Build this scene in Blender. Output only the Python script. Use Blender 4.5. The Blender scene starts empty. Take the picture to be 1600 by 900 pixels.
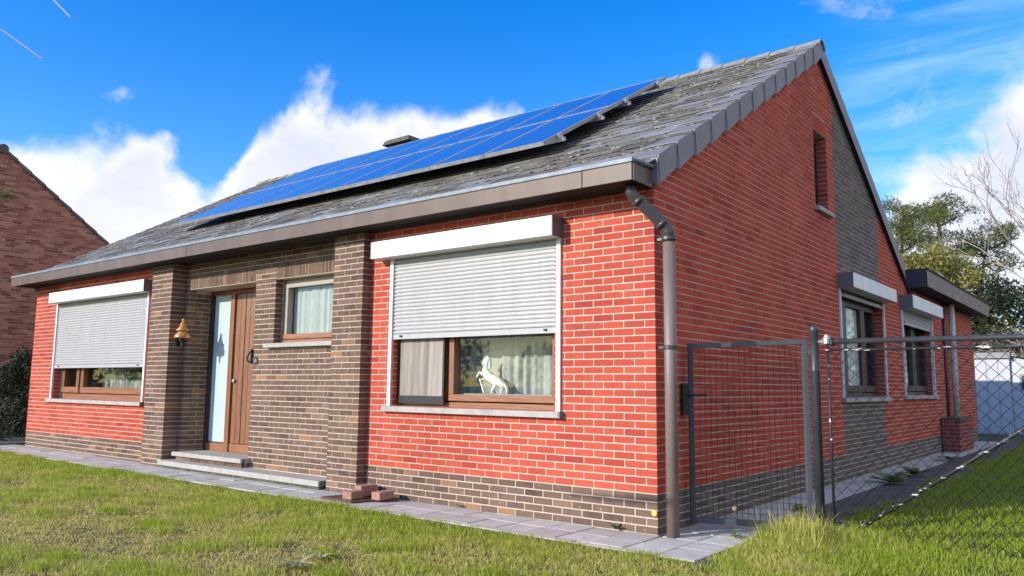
import bpy, math, random
import numpy as np
from mathutils import Matrix, Vector
rnd = random.Random(7)
rng = np.random.default_rng(7)
scene = bpy.context.scene
col = scene.collection

# ------------------------------------------------------------------ camera
CAM_P = (3.01253, -5.67960, 1.13057)
CAM_R = [(0.786398, 0.617635, 0.010258), (0.068191, -0.103304, 0.992310), (-0.613944, 0.779651, 0.123355)]
cd = bpy.data.cameras.new('camera')
cd.sensor_width = 36.0
cd.lens = 1241.297 / 1600 * 36.0
cd.clip_start = 0.05
cd.clip_end = 20000
cam = bpy.data.objects.new('camera', cd)
col.objects.link(cam)
r_, u_, f_ = CAM_R
cam.matrix_world = Matrix(((r_[0], u_[0], -f_[0], CAM_P[0]), (r_[1], u_[1], -f_[1], CAM_P[1]), (r_[2], u_[2], -f_[2], CAM_P[2]), (0, 0, 0, 1)))
scene.camera = cam

def px(P):
    d = [P[i] - CAM_P[i] for i in range(3)]
    x = sum(a * b for a, b in zip(r_, d)); y = sum(a * b for a, b in zip(u_, d)); z = sum(a * b for a, b in zip(f_, d))
    if z < 0.1: return None
    return 800 + 1241.3 * x / z, 450 - 1241.3 * y / z, z

# ------------------------------------------------------------------ light, sky
SUN_TRAVEL = Vector((0.47, 1.0, -0.43)).normalized()
scene.view_settings.view_transform = 'Standard'
scene.view_settings.look = 'None'
scene.view_settings.exposure = 1.36
scene.view_settings.gamma = 1.0
scene.view_settings.use_curve_mapping = False
sl = bpy.data.lights.new('sun', 'SUN')
sl.energy = 2.0
sl.angle = math.radians(0.5)
sl.color = (1.0, 0.93, 0.82)
so = bpy.data.objects.new('sun', sl)
so.rotation_euler = SUN_TRAVEL.to_track_quat('-Z', 'Y').to_euler()
so.location = (-10, -20, 15)
col.objects.link(so)

world = bpy.data.worlds.new('World')
scene.world = world
world.use_nodes = True
wn, wl = world.node_tree.nodes, world.node_tree.links
wn.clear()

def build_world():
    def N(t, **k):
        n = wn.new(t)
        for a, b in k.items(): setattr(n, a, b)
        return n
    def setin(n, i, v):
        if v is None: return
        if isinstance(v, (int, float, tuple, list)): n.inputs[i].default_value = v
        else: wl.new(v, n.inputs[i])
    def M(op, a, b=None, c=None, clamp=False):
        n = N('ShaderNodeMath', operation=op, use_clamp=clamp)
        for i, v in enumerate((a, b, c)): setin(n, i, v)
        return n.outputs[0]
    def VM(op, a, b=None, scale=None):
        n = N('ShaderNodeVectorMath', operation=op)
        setin(n, 0, a); setin(n, 1, b)
        if scale is not None: n.inputs['Scale'].default_value = scale
        return n.outputs['Value'] if op == 'DOT_PRODUCT' else n.outputs['Vector']
    def mix(f, a, b):
        n = N('ShaderNodeMix', data_type='RGBA')
        setin(n, 0, f); setin(n, 6, a); setin(n, 7, b)
        return n.outputs[2]
    def smooth(v, lo, hi):
        n = N('ShaderNodeMapRange', interpolation_type='SMOOTHSTEP')
        setin(n, 0, v); n.inputs[1].default_value = lo; n.inputs[2].default_value = hi
        return n.outputs[0]
    tc = N('ShaderNodeTexCoord')
    d = VM('NORMALIZE', tc.outputs['Generated'])
    sep = N('ShaderNodeSeparateXYZ'); wl.new(d, sep.inputs[0])
    sky = N('ShaderNodeTexSky', sky_type='NISHITA')
    sky.sun_disc = False
    sky.sun_elevation = math.asin(-SUN_TRAVEL.z)
    sky.sun_rotation = math.atan2(-SUN_TRAVEL.x, -SUN_TRAVEL.y)
    sky.altitude = 50; sky.air_density = 1.0; sky.dust_density = 0.3; sky.ozone_density = 2.5
    hs = N('ShaderNodeHueSaturation')
    hs.inputs['Hue'].default_value = 0.515
    hs.inputs['Saturation'].default_value = SKY_SAT
    hs.inputs['Value'].default_value = SKY_VAL
    wl.new(sky.outputs[0], hs.inputs['Color'])
    # cloud field on the direction sphere
    def noise(scale, detail, rough, dist=0.0, vec=None, stretch=None):
        v = d if vec is None else vec
        if stretch:
            mp = N('ShaderNodeMapping'); wl.new(v, mp.inputs[0]); mp.inputs['Scale'].default_value = stretch
            mp.inputs['Rotation'].default_value = (0.0, 0.25, 0.0); v = mp.outputs[0]
        n = N('ShaderNodeTexNoise'); wl.new(v, n.inputs['Vector'])
        n.inputs['Scale'].default_value = scale; n.inputs['Detail'].default_value = detail
        n.inputs['Roughness'].default_value = rough; n.inputs['Distortion'].default_value = dist
        return n.outputs['Fac']
    warp = N('ShaderNodeTexNoise'); wl.new(d, warp.inputs['Vector']); warp.inputs['Scale'].default_value = 7; warp.inputs['Detail'].default_value = 5
    wv = VM('SUBTRACT', warp.outputs['Color'], (0.5, 0.5, 0.5))
    wv = VM('SCALE', wv, None, 0.13)
    dw = VM('ADD', d, wv)
    total = None
    def blob(c, half_deg, w):
        nonlocal total
        c = Vector(c).normalized()
        dp = VM('DOT_PRODUCT', VM('NORMALIZE', dw), tuple(c))
        k = 0.69 / (1 - math.cos(math.radians(half_deg)))
        e = M('EXPONENT', M('MULTIPLY', M('SUBTRACT', dp, 1.0), k))
        e = M('MULTIPLY', e, w)
        total = e if total is None else M('ADD', total, e)
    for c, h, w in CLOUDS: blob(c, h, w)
    low = smooth(sep.outputs[2], 0.36, 0.06)
    total = M('ADD', total, M('MULTIPLY', low, 0.30))
    fb = noise(6.5, 10, 0.62, 0.35)
    fb2 = noise(2.2, 4, 0.5, 0.0)
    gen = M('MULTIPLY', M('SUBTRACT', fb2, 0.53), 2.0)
    dens = M('ADD', M('ADD', total, gen), M('MULTIPLY', M('SUBTRACT', fb, 0.5), 2.4))
    cov = smooth(dens, 0.40, 0.98)
    # thin streaks (cirrus) to the right
    ci = noise(3.2, 7, 0.6, 0.6, stretch=(1.2, 1.2, 7.0))
    cm = None
    for c, h in (((-0.10, 0.93, 0.33), 8.5), ((0.03, 0.93, 0.33), 12.0), ((-0.16, 0.93, 0.29), 6.0)):
        dp = VM('DOT_PRODUCT', d, tuple(Vector(c).normalized()))
        e = M('EXPONENT', M('MULTIPLY', M('SUBTRACT', dp, 1.0), 0.69 / (1 - math.cos(math.radians(h)))))
        cm = e if cm is None else M('MAXIMUM', cm, e)
    cir = M('MULTIPLY', smooth(ci, 0.33, 0.72), smooth(cm, 0.3, 0.85))
    cir = M('MULTIPLY', cir, 0.75)
    sh = noise(8, 6, 0.6, 0.3)
    thick = smooth(dens, 0.75, 1.5)
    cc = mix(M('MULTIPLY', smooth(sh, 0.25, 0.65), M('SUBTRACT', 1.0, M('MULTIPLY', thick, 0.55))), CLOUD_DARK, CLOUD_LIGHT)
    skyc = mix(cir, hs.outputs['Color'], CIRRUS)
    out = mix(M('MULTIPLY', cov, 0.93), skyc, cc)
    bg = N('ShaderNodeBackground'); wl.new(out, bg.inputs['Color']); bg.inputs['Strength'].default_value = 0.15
    o = N('ShaderNodeOutputWorld'); wl.new(bg.outputs[0], o.inputs[0])

SKY_SAT, SKY_VAL = 1.45, 0.77
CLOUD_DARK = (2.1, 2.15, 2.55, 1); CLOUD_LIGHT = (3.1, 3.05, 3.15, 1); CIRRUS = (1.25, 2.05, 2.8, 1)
CLOUDS = [((-0.912, 0.350, 0.188), 4.6, 0.8), ((-0.858, 0.432, 0.276), 1.7, 0.72), ((-0.872, 0.432, 0.225), 3.0, 0.66),
          ((-0.800, 0.544, 0.232), 3.2, 0.85), ((-0.728, 0.619, 0.268), 3.8, 0.85), ((-0.663, 0.686, 0.275), 3.4, 0.85),
          ((-0.604, 0.731, 0.300), 2.6, 0.8), ((-0.760, 0.600, 0.18), 6.5, 0.8), ((-0.862, 0.387, 0.327), 0.8, 0.55), ((-0.830, 0.503, 0.255), 2.0, -0.9),
          ((-0.534, 0.748, 0.395), 1.8, 0.35), ((-0.373, 0.847, 0.380), 1.2, 0.7),
          ((-0.165, 0.956, 0.225), 3.8, 0.62), ((-0.060, 0.961, 0.245), 3.8, 0.75), ((-0.117, 0.977, 0.175), 2.6, 1.1), ((0.0, 0.96, 0.22), 5, 0.7),
          ((0.30, 0.90, 0.27), 11, 0.6), ((0.62, 0.74, 0.32), 24, 1.2), ((0.93, 0.20, 0.36), 29, 1.2), ((0.90, -0.30, 0.30), 22, 1.0), ((0.70, 0.30, 0.65), 24, 1.0)]  # unseen cloud bank off to the right, added to brighten the shaded gable
build_world()

# ------------------------------------------------------------------ helpers
class MB:
    """collects shapes and links them as ONE mesh object"""
    def __init__(s): s.v, s.f = [], []
    def hexa(s, p):                       # 8 points: bottom 0-3 ccw, top 4-7
        b = len(s.v); s.v += [tuple(q) for q in p]
        s.f += [(b, b+3, b+2, b+1), (b+4, b+5, b+6, b+7), (b, b+1, b+5, b+4), (b+1, b+2, b+6, b+5), (b+2, b+3, b+7, b+6), (b+3, b, b+4, b+7)]
        return s
    def box(s, x0, x1, y0, y1, z0, z1):
        return s.hexa([(x0,y0,z0),(x1,y0,z0),(x1,y1,z0),(x0,y1,z0),(x0,y0,z1),(x1,y0,z1),(x1,y1,z1),(x0,y1,z1)])
    def prism(s, poly, ext):              # polygon of 3-D points extruded by ext
        n = len(poly); b = len(s.v)
        s.v += [tuple(q) for q in poly] + [tuple(np.add(q, ext)) for q in poly]
        s.f += [tuple(range(b, b+n))[::-1], tuple(range(b+n, b+2*n))]
        s.f += [(b+i, b+(i+1) % n, b+n+(i+1) % n, b+n+i) for i in range(n)]
        return s
    def tube(s, pts, rad, n=8, cap=True):
        pts = [Vector(p) for p in pts]; m = len(pts); rr = rad if isinstance(rad, (list, tuple)) else [rad]*m
        b = len(s.v); ref = None
        for i, p in enumerate(pts):
            t = (pts[min(i+1, m-1)] - pts[max(i-1, 0)]).normalized()
            if ref is None:
                ref = Vector((0,0,1)) if abs(t.z) < 0.9 else Vector((1,0,0))
            a = (ref - t*ref.dot(t)).normalized(); c = t.cross(a); ref = a
            for k in range(n):
                w = 2*math.pi*k/n
                s.v.append(tuple(p + a*(rr[i]*math.cos(w)) + c*(rr[i]*math.sin(w))))
        for i in range(m-1):
            for k in range(n):
                k2 = (k+1) % n
                s.f.append((b+i*n+k, b+i*n+k2, b+(i+1)*n+k2, b+(i+1)*n+k))
        if cap:
            s.f.append(tuple(b+k for k in range(n))[::-1]); s.f.append(tuple(b+(m-1)*n+k for k in range(n)))
        return s
    def lathe(s, c, prof, n=16, wob=None):
        b = len(s.v); m = len(prof)
        for i, (r, z) in enumerate(prof):
            for k in range(n):
                w = 2*math.pi*k/n; q = r*(1 + (wob(w, i) if wob else 0))
                s.v.append((c[0]+q*math.cos(w), c[1]+q*math.sin(w), c[2]+z))
        for i in range(m-1):
            for k in range(n):
                k2 = (k+1) % n
                s.f.append((b+i*n+k, b+i*n+k2, b+(i+1)*n+k2, b+(i+1)*n+k))
        s.f.append(tuple(b+k for k in range(n))[::-1]); s.f.append(tuple(b+(m-1)*n+k for k in range(n)))
        return s
    def quad(s, a, b_, c, d):
        b = len(s.v); s.v += [tuple(a), tuple(b_), tuple(c), tuple(d)]; s.f.append((b, b+1, b+2, b+3)); return s
    def mesh(s, name, mat=None, smooth=False):
        m = bpy.data.meshes.new(name); m.from_pydata(s.v, [], s.f); m.update()
        if mat: m.materials.append(mat)
        if smooth: m.polygons.foreach_set('use_smooth', [True]*len(m.polygons))
        return m
    def build(s, name, mat, parent=None, smooth=False, bevel=0.0, **props):
        o = bpy.data.objects.new(name, s.mesh(name, mat, smooth)); col.objects.link(o)
        if parent: o.parent = parent
        if bevel:
            md = o.modifiers.new('bevel', 'BEVEL'); md.width = bevel; md.segments = 2; md.limit_method = 'ANGLE'; md.angle_limit = math.radians(40)
        for k, v in props.items(): o[k] = v
        return o

def np_mesh(name, verts, faces, mat, parent=None, tint=None, smooth=False, **props):
    """verts (n,3); faces (m,3|4); tint: float per vertex"""
    m = bpy.data.meshes.new(name)
    k = faces.shape[1]
    m.vertices.add(len(verts)); m.vertices.foreach_set('co', verts.astype(np.float32).ravel())
    m.loops.add(faces.size); m.loops.foreach_set('vertex_index', faces.astype(np.int32).ravel())
    m.polygons.add(len(faces)); m.polygons.foreach_set('loop_start', (np.arange(len(faces))*k).astype(np.int32))
    m.polygons.foreach_set('loop_total', np.full(len(faces), k, np.int32))
    if smooth: m.polygons.foreach_set('use_smooth', np.ones(len(faces), bool))
    if tint is not None:
        a = m.attributes.new('tint', 'FLOAT', 'POINT'); a.data.foreach_set('value', tint.astype(np.float32))
    m.update(calc_edges=True); m.validate()
    m.materials.append(mat)
    o = bpy.data.objects.new(name, m); col.objects.link(o)
    if parent: o.parent = parent
    for a, b in props.items(): o[a] = b
    return o

def thing(name, label, cat, loc=(0, 0, 0), group=None):
    o = bpy.data.objects.new(name, None); o.empty_display_size = 0.2
    o.location = loc; col.objects.link(o); o['label'] = label; o['category'] = cat
    if group: o['group'] = group
    return o
def tag(o, label, cat, group=None):
    o['label'] = label; o['category'] = cat
    if group: o['group'] = group
    return o
def keep(o, parent):                     # parent while shapes stay in world coordinates
    o.parent = parent; o.matrix_parent_inverse = Matrix.Translation(parent.location).inverted(); return o

# ------------------------------------------------------------------ materials
def material(name, base, rough=0.7, metal=0.0, spec=0.5, var=None, nscale=6.0, ndetail=6, bump=0.0, bscale=60.0, stretch=None, coat=0.0, lo=0.35, hi=0.68, obj_coords=False):
    m = bpy.data.materials.new(name); m.use_nodes = True
    nt = m.node_tree; b = nt.nodes['Principled BSDF']
    b.inputs['Roughness'].default_value = rough; b.inputs['Metallic'].default_value = metal
    b.inputs['Specular IOR Level'].default_value = spec; b.inputs['Coat Weight'].default_value = coat
    b.inputs['Base Color'].default_value = (*base, 1)
    geo = nt.nodes.new('ShaderNodeTexCoord' if obj_coords else 'ShaderNodeNewGeometry')
    vec = geo.outputs['Object' if obj_coords else 'Position']
    if stretch:
        mp = nt.nodes.new('ShaderNodeMapping'); nt.links.new(vec, mp.inputs[0]); mp.inputs['Scale'].default_value = stretch; vec = mp.outputs[0]
    if var:
        n = nt.nodes.new('ShaderNodeTexNoise'); nt.links.new(vec, n.inputs['Vector'])
        n.inputs['Scale'].default_value = nscale; n.inputs['Detail'].default_value = ndetail; n.inputs['Roughness'].default_value = 0.65
        r = nt.nodes.new('ShaderNodeMapRange'); nt.links.new(n.outputs['Fac'], r.inputs[0]); r.inputs[1].default_value = lo; r.inputs[2].default_value = hi
        mx = nt.nodes.new('ShaderNodeMix'); mx.data_type = 'RGBA'; nt.links.new(r.outputs[0], mx.inputs[0])
        mx.inputs[6].default_value = (*base, 1); mx.inputs[7].default_value = (*var, 1)
        nt.links.new(mx.outputs[2], b.inputs['Base Color'])
    if bump:
        n = nt.nodes.new('ShaderNodeTexNoise'); nt.links.new(vec, n.inputs['Vector']); n.inputs['Scale'].default_value = bscale; n.inputs['Detail'].default_value = 5
        bp = nt.nodes.new('ShaderNodeBump'); bp.inputs['Strength'].default_value = bump; bp.inputs['Distance'].default_value = 0.01
        nt.links.new(n.outputs['Fac'], bp.inputs['Height']); nt.links.new(bp.outputs[0], b.inputs['Normal'])
    return m

def random_mat(name, stops, source, rough=0.8, dirt=None, dirt_scale=9.0, dirt_amt=0.5, bump=0.25, bscale=120.0, spec=0.3, constant=False, scratch=None, stain=False):
    """each piece its own tone: 'object' random for single pieces, 'island' random inside a joined field"""
    m = bpy.data.materials.new(name); m.use_nodes = True
    nt = m.node_tree; b = nt.nodes['Principled BSDF']; L = nt.links
    b.inputs['Roughness'].default_value = rough; b.inputs['Specular IOR Level'].default_value = spec
    geo = nt.nodes.new('ShaderNodeNewGeometry')
    if source == 'object':
        oi = nt.nodes.new('ShaderNodeObjectInfo'); rv = oi.outputs['Random']
    else: rv = geo.outputs['Random Per Island']
    cr = nt.nodes.new('ShaderNodeValToRGB'); L.new(rv, cr.inputs[0])
    e = cr.color_ramp.elements
    while len(e) < len(stops): e.new(0.5)
    for i, (p, c) in enumerate(stops): e[i].position = p; e[i].color = (*c, 1)
    if constant: cr.color_ramp.interpolation = 'CONSTANT'
    c = cr.outputs[0]
    def nz(scale, det=5, rough_=0.6):
        n = nt.nodes.new('ShaderNodeTexNoise'); L.new(geo.outputs['Position'], n.inputs['Vector']); n.inputs['Scale'].default_value = scale
        n.inputs['Detail'].default_value = det; n.inputs['Roughness'].default_value = rough_; return n.outputs['Fac']
    def over(c, f, lo, hi, amt, colr):
        r = nt.nodes.new('ShaderNodeMapRange'); L.new(f, r.inputs[0]); r.inputs[1].default_value = lo; r.inputs[2].default_value = hi; r.inputs[4].default_value = amt
        mx = nt.nodes.new('ShaderNodeMix'); mx.data_type = 'RGBA'; L.new(r.outputs[0], mx.inputs[0]); L.new(c, mx.inputs[6]); mx.inputs[7].default_value = (*colr, 1); return mx.outputs[2]
    if dirt: c = over(c, nz(dirt_scale), 0.45, 0.75, dirt_amt, dirt)
    if scratch: c = over(c, nz(24, 3, 0.5), 0.64, 0.70, 0.55, scratch)
    if stain:
        mm = nt.nodes.new('ShaderNodeMix'); mm.data_type = 'RGBA'; mm.blend_type = 'MULTIPLY'
        r = nt.nodes.new('ShaderNodeMapRange'); L.new(nz(1.1, 7, 0.68), r.inputs[0]); r.inputs[1].default_value = 0.42; r.inputs[2].default_value = 0.72
        L.new(r.outputs[0], mm.inputs[0]); L.new(c, mm.inputs[6]); mm.inputs[7].default_value = (0.74, 0.72, 0.70, 1); c = mm.outputs[2]
    L.new(c, b.inputs['Base Color'])
    if bump:
        bp = nt.nodes.new('ShaderNodeBump'); bp.inputs['Strength'].default_value = bump; bp.inputs['Distance'].default_value = 0.006
        L.new(nz(bscale), bp.inputs['Height']); L.new(bp.outputs[0], b.inputs['Normal'])
    return m

RED = [(0.0, (0.44, 0.064, 0.039)), (0.3, (0.52, 0.082, 0.047)), (0.65, (0.575, 0.098, 0.055)), (0.9, (0.53, 0.104, 0.063)), (0.97, (0.42, 0.062, 0.043)), (1.0, (0.35, 0.052, 0.039))]
BROWN = [(0.0, (0.105, 0.068, 0.051)), (0.25, (0.145, 0.093, 0.067)), (0.5, (0.180, 0.115, 0.081)), (0.80, (0.165, 0.105, 0.075)), (0.95, (0.25, 0.152, 0.10)), (0.985, (0.34, 0.18, 0.09)), (1.0, (0.38, 0.19, 0.09))]
NEIGH = [(0.0, (0.16, 0.055, 0.038)), (0.3, (0.28, 0.095, 0.062)), (0.6, (0.37, 0.135, 0.09)), (0.85, (0.42, 0.18, 0.125)), (1.0, (0.46, 0.23, 0.165))]
SLATE = [(0.0, (0.085, 0.078, 0.064)), (0.35, (0.14, 0.128, 0.104)), (0.65, (0.19, 0.175, 0.145)), (0.82, (0.20, 0.20, 0.20)), (1.0, (0.27, 0.28, 0.31))]
def pair(name, stops, **k): return {'object': random_mat(name, stops, 'object', **k), 'island': random_mat(name + '_field', stops, 'island', **k)}
M_RED = pair('red_brick', RED, dirt=(0.42, 0.075, 0.05), dirt_scale=14, dirt_amt=0.55, spec=0.12, stain=True)
M_BROWN = pair('brown_brick', BROWN, spec=0.15, stain=True, dirt=(0.27, 0.185, 0.14), dirt_scale=11, dirt_amt=0.3, scratch=(0.42, 0.33, 0.25))
GREYB = [(0.0, (0.085, 0.072, 0.062)), (0.5, (0.125, 0.105, 0.090)), (1.0, (0.165, 0.138, 0.115))]
M_GREYB = pair('dark_grey_brick', GREYB, dirt=(0.16, 0.15, 0.14), dirt_scale=6, dirt_amt=0.4)
M_NEIGH = pair('weathered_brick', NEIGH, dirt=(0.36, 0.2, 0.16), dirt_scale=3, dirt_amt=0.45)
M_SLATE = pair('slate', SLATE, rough=0.62, spec=0.5, dirt=(0.20, 0.17, 0.095), dirt_scale=9, dirt_amt=0.8, scratch=(0.42, 0.39, 0.31), bump=0.6, bscale=60)
MORTAR = material('mortar', (0.60, 0.485, 0.39), 0.9, var=(0.50, 0.405, 0.33), nscale=5, bump=0.3, bscale=150)
MORTAR_N = material('old_mortar', (0.56, 0.40, 0.31), 0.95, var=(0.36, 0.24, 0.18), nscale=4)
STONE = material('blue_stone', (0.46, 0.43, 0.38), 0.75, var=(0.34, 0.32, 0.29), nscale=9, bump=0.25, bscale=90)
PAVE = random_mat('concrete_paving', [(0, (0.47, 0.45, 0.395)), (0.5, (0.54, 0.515, 0.455)), (1, (0.60, 0.575, 0.51))], 'object', rough=0.9, dirt=(0.38, 0.365, 0.33), dirt_scale=7, dirt_amt=0.7, bump=0.5, bscale=160)
PAVE_BASE = material('joint_soil', (0.07, 0.075, 0.05), 0.95, var=(0.12, 0.11, 0.08), nscale=20)
WHITE = material('white_aluminium', (0.44, 0.44, 0.435), 0.45, var=(0.38, 0.375, 0.36), nscale=3, stretch=(4, 4, .6))
WHITE_SIDE = material('white_box_aluminium', (0.78, 0.78, 0.76), 0.42, var=(0.62, 0.615, 0.59), nscale=2.5, stretch=(3, 3, .8))
GREYCAP = material('grey_end_cap', (0.16, 0.15, 0.155), 0.55)
BRONZE = material('brown_coated_metal', (0.112, 0.072, 0.052), 0.45, spec=0.35, var=(0.155, 0.108, 0.082), nscale=2.4, stretch=(2.5, 1, 0.5), bump=0.08, bscale=6)
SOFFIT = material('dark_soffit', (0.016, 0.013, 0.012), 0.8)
ZINC = material('zinc', (0.15, 0.18, 0.205), 0.55, metal=0.2, var=(0.23, 0.265, 0.29), nscale=9)
VERGE = material('verge_slate', (0.175, 0.165, 0.175), 0.55, var=(0.215, 0.205, 0.215), nscale=5, bump=0.1)
RIDGE = material('ridge_tile', (0.20, 0.195, 0.18), 0.7, var=(0.33, 0.31, 0.24), nscale=14, bump=0.6, bscale=70)
UNDER = material('roof_underlay', (0.03, 0.03, 0.03), 0.9)
MOSS = random_mat('moss', [(0, (0.025, 0.021, 0.012)), (0.34, (0.05, 0.042, 0.022)), (0.38, (0.15, 0.125, 0.06)), (0.7, (0.27, 0.23, 0.14)), (0.93, (0.42, 0.37, 0.26)), (1, (0.60, 0.55, 0.44))], 'island', rough=0.95, bump=0)
CELL = None
PIPE = material('brown_grey_pipe', (0.17, 0.122, 0.102), 0.5, var=(0.23, 0.175, 0.15), nscale=5, stretch=(1, 1, 0.3))
PIPE_DARK = material('dark_pipe_elbow', (0.055, 0.05, 0.05), 0.4)
PIPE_WHITE = material('pale_pipe', (0.74, 0.74, 0.68), 0.5, var=(0.45, 0.46, 0.41), nscale=4)
WOOD = material('varnished_wood', (0.30, 0.125, 0.050), 0.45, var=(0.16, 0.060, 0.026), nscale=3.0, stretch=(14, 14, 1.0), bump=0.15, coat=0.15)
WOOD_H = material('varnished_rail', (0.36, 0.15, 0.065), 0.45, var=(0.19, 0.07, 0.03), nscale=3.0, stretch=(1.0, 14, 16), bump=0.15, coat=0.15)
WOOD_DARK = material('dark_wood', (0.075, 0.035, 0.026), 0.5, var=(0.05, 0.024, 0.018), nscale=4, stretch=(8, 8, 1))
BLACKM = material('black_metal', (0.012, 0.012, 0.013), 0.45)
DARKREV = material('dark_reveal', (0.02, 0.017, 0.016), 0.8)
ANTH = material('anthracite_steel', (0.075, 0.083, 0.092), 0.42, spec=0.5, var=(0.095, 0.105, 0.115), nscale=4)
ANTH_D = material('dark_coated_steel', (0.032, 0.037, 0.048), 0.4, spec=0.5, var=(0.05, 0.056, 0.066), nscale=9)
WIRE = material('coated_wire', (0.014, 0.015, 0.016), 0.45)
PEEL_POST = material('chipped_bar', (0.02, 0.021, 0.024), 0.5, var=(0.75, 0.75, 0.74), nscale=14, ndetail=8, lo=0.62, hi=0.66, stretch=(1.0, 1.0, 1.4), bump=0.3, bscale=40)
PEEL = material('peeling_bar', (0.02, 0.021, 0.024), 0.5, var=(0.80, 0.80, 0.79), nscale=13, ndetail=9, lo=0.57, hi=0.60, stretch=(0.8, 3.0, 3.0), bump=0.3, bscale=40)
GALV = material('galvanised', (0.62, 0.63, 0.64), 0.35, metal=0.5, var=(0.30, 0.31, 0.32), nscale=16)
CURTAIN = material('net_curtain', (0.46, 0.465, 0.44), 0.9, var=(0.38, 0.385, 0.37), nscale=3)
SCREEN = material('insect_screen', (0.20, 0.172, 0.145), 0.85, var=(0.40, 0.355, 0.305), nscale=2.2, stretch=(5, 1, 0.25), lo=0.38, hi=0.62)
CERAMIC = material('white_ceramic', (0.82, 0.81, 0.76), 0.35)
RUST = material('rusty_iron', (0.16, 0.075, 0.045), 0.85, var=(0.07, 0.045, 0.035), nscale=18, bump=0.6)
LOOSE = material('loose_brick_clay', (0.42, 0.24, 0.19), 0.9, var=(0.30, 0.16, 0.12), nscale=25, bump=0.4)
CONC = material('old_concrete', (0.15, 0.14, 0.115), 0.92, var=(0.03, 0.033, 0.022), nscale=14, bump=0.6, bscale=50)
SHEDW = material('white_sheet_cladding', (0.56, 0.565, 0.58), 0.6, var=(0.49, 0.495, 0.51), nscale=2)
SHEDG = material('shed_trim', (0.30, 0.30, 0.30), 0.7)
PLASTER = material('interior_plaster', (0.35, 0.34, 0.32), 0.9)
YELLOW = material('yellow_plastic', (0.80, 0.66, 0.04), 0.5)

def glass_mat(name, tint=(0.9, 0.95, 0.93), refl=1.0):
    m = bpy.data.materials.new(name); m.use_nodes = True; nt = m.node_tree; nt.nodes.clear()
    o = nt.nodes.new('ShaderNodeOutputMaterial'); mx = nt.nodes.new('ShaderNodeMixShader'); fr = nt.nodes.new('ShaderNodeFresnel'); fr.inputs[0].default_value = 1.55
    t = nt.nodes.new('ShaderNodeBsdfTransparent'); t.inputs[0].default_value = (*tint, 1)
    g = nt.nodes.new('ShaderNodeBsdfGlossy'); g.inputs['Roughness'].default_value = 0.02
    ge = nt.nodes.new('ShaderNodeNewGeometry'); iv = nt.nodes.new('ShaderNodeMath'); iv.operation = 'SUBTRACT'; iv.inputs[0].default_value = 1.0; nt.links.new(ge.outputs['Backfacing'], iv.inputs[1]); mu = nt.nodes.new('ShaderNodeMath'); mu.operation = 'MULTIPLY'; nt.links.new(fr.outputs[0], mu.inputs[0]); nt.links.new(iv.outputs[0], mu.inputs[1]); nt.links.new(mu.outputs[0], mx.inputs[0]); nt.links.new(t.outputs[0], mx.inputs[1]); nt.links.new(g.outputs[0], mx.inputs[2]); nt.links.new(mx.outputs[0], o.inputs[0])
    return m
GLASS = glass_mat('window_glass', (0.94, 0.965, 0.95))
FROST = material('frosted_glass', (0.52, 0.63, 0.62), 0.22, var=(0.46, 0.57, 0.57), nscale=1.5, spec=0.5)
def amber():
    m = bpy.data.materials.new('amber_glass'); m.use_nodes = True; b = m.node_tree.nodes['Principled BSDF']
    b.inputs['Base Color'].default_value = (0.75, 0.34, 0.06, 1); b.inputs['Roughness'].default_value = 0.12
    b.inputs['Transmission Weight'].default_value = 0.35; b.inputs['IOR'].default_value = 1.45; b.inputs['Coat Weight'].default_value = 0.5
    return m
AMBER = amber()

def solar_mat():
    m = bpy.data.materials.new('solar_cells'); m.use_nodes = True; nt = m.node_tree; b = nt.nodes['Principled BSDF']; L = nt.links
    tc = nt.nodes.new('ShaderNodeTexCoord'); sp = nt.nodes.new('ShaderNodeSeparateXYZ'); L.new(tc.outputs['Object'], sp.inputs[0])
    def M(op, a, b_):
        n = nt.nodes.new('ShaderNodeMath'); n.operation = op
        for i, v in enumerate((a, b_)):
            if isinstance(v, (int, float)): n.inputs[i].default_value = v
            else: L.new(v, n.inputs[i])
        return n.outputs[0]
    def line(s, pitch, w):
        fr = M('FRACT', M('DIVIDE', M('ADD', s, 10.0), pitch), 0)
        return M('LESS_THAN', M('ABSOLUTE', M('SUBTRACT', fr, 0.5), 0), w)
    g = M('MAXIMUM', line(sp.outputs[0], 0.127, 0.035), line(sp.outputs[1], 0.127, 0.035))
    oi = nt.nodes.new('ShaderNodeObjectInfo')
    n = nt.nodes.new('ShaderNodeTexNoise'); L.new(tc.outputs['Object'], n.inputs['Vector']); n.inputs['Scale'].default_value = 3
    mx = nt.nodes.new('ShaderNodeMix'); mx.data_type = 'RGBA'; L.new(M('MULTIPLY', g, 0.5), mx.inputs[0])
    mz = nt.nodes.new('ShaderNodeMix'); mz.data_type = 'RGBA'; L.new(n.outputs['Fac'], mz.inputs[0])
    mz.inputs[6].default_value = (0.026, 0.062, 0.33, 1); mz.inputs[7].default_value = (0.045, 0.092, 0.42, 1)
    L.new(mz.outputs[2], mx.inputs[6]); mx.inputs[7].default_value = (0.15, 0.22, 0.55, 1)
    L.new(mx.outputs[2], b.inputs['Base Color']); b.inputs['Roughness'].default_value = 0.10; b.inputs['Coat Weight'].default_value = 0.6; b.inputs['Coat Roughness'].default_value = 0.03
    return m
CELL = solar_mat()
PFRAME = material('panel_frame', (0.42, 0.41, 0.40), 0.45, metal=0.3, var=(0.26, 0.25, 0.23), nscale=14)

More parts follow.
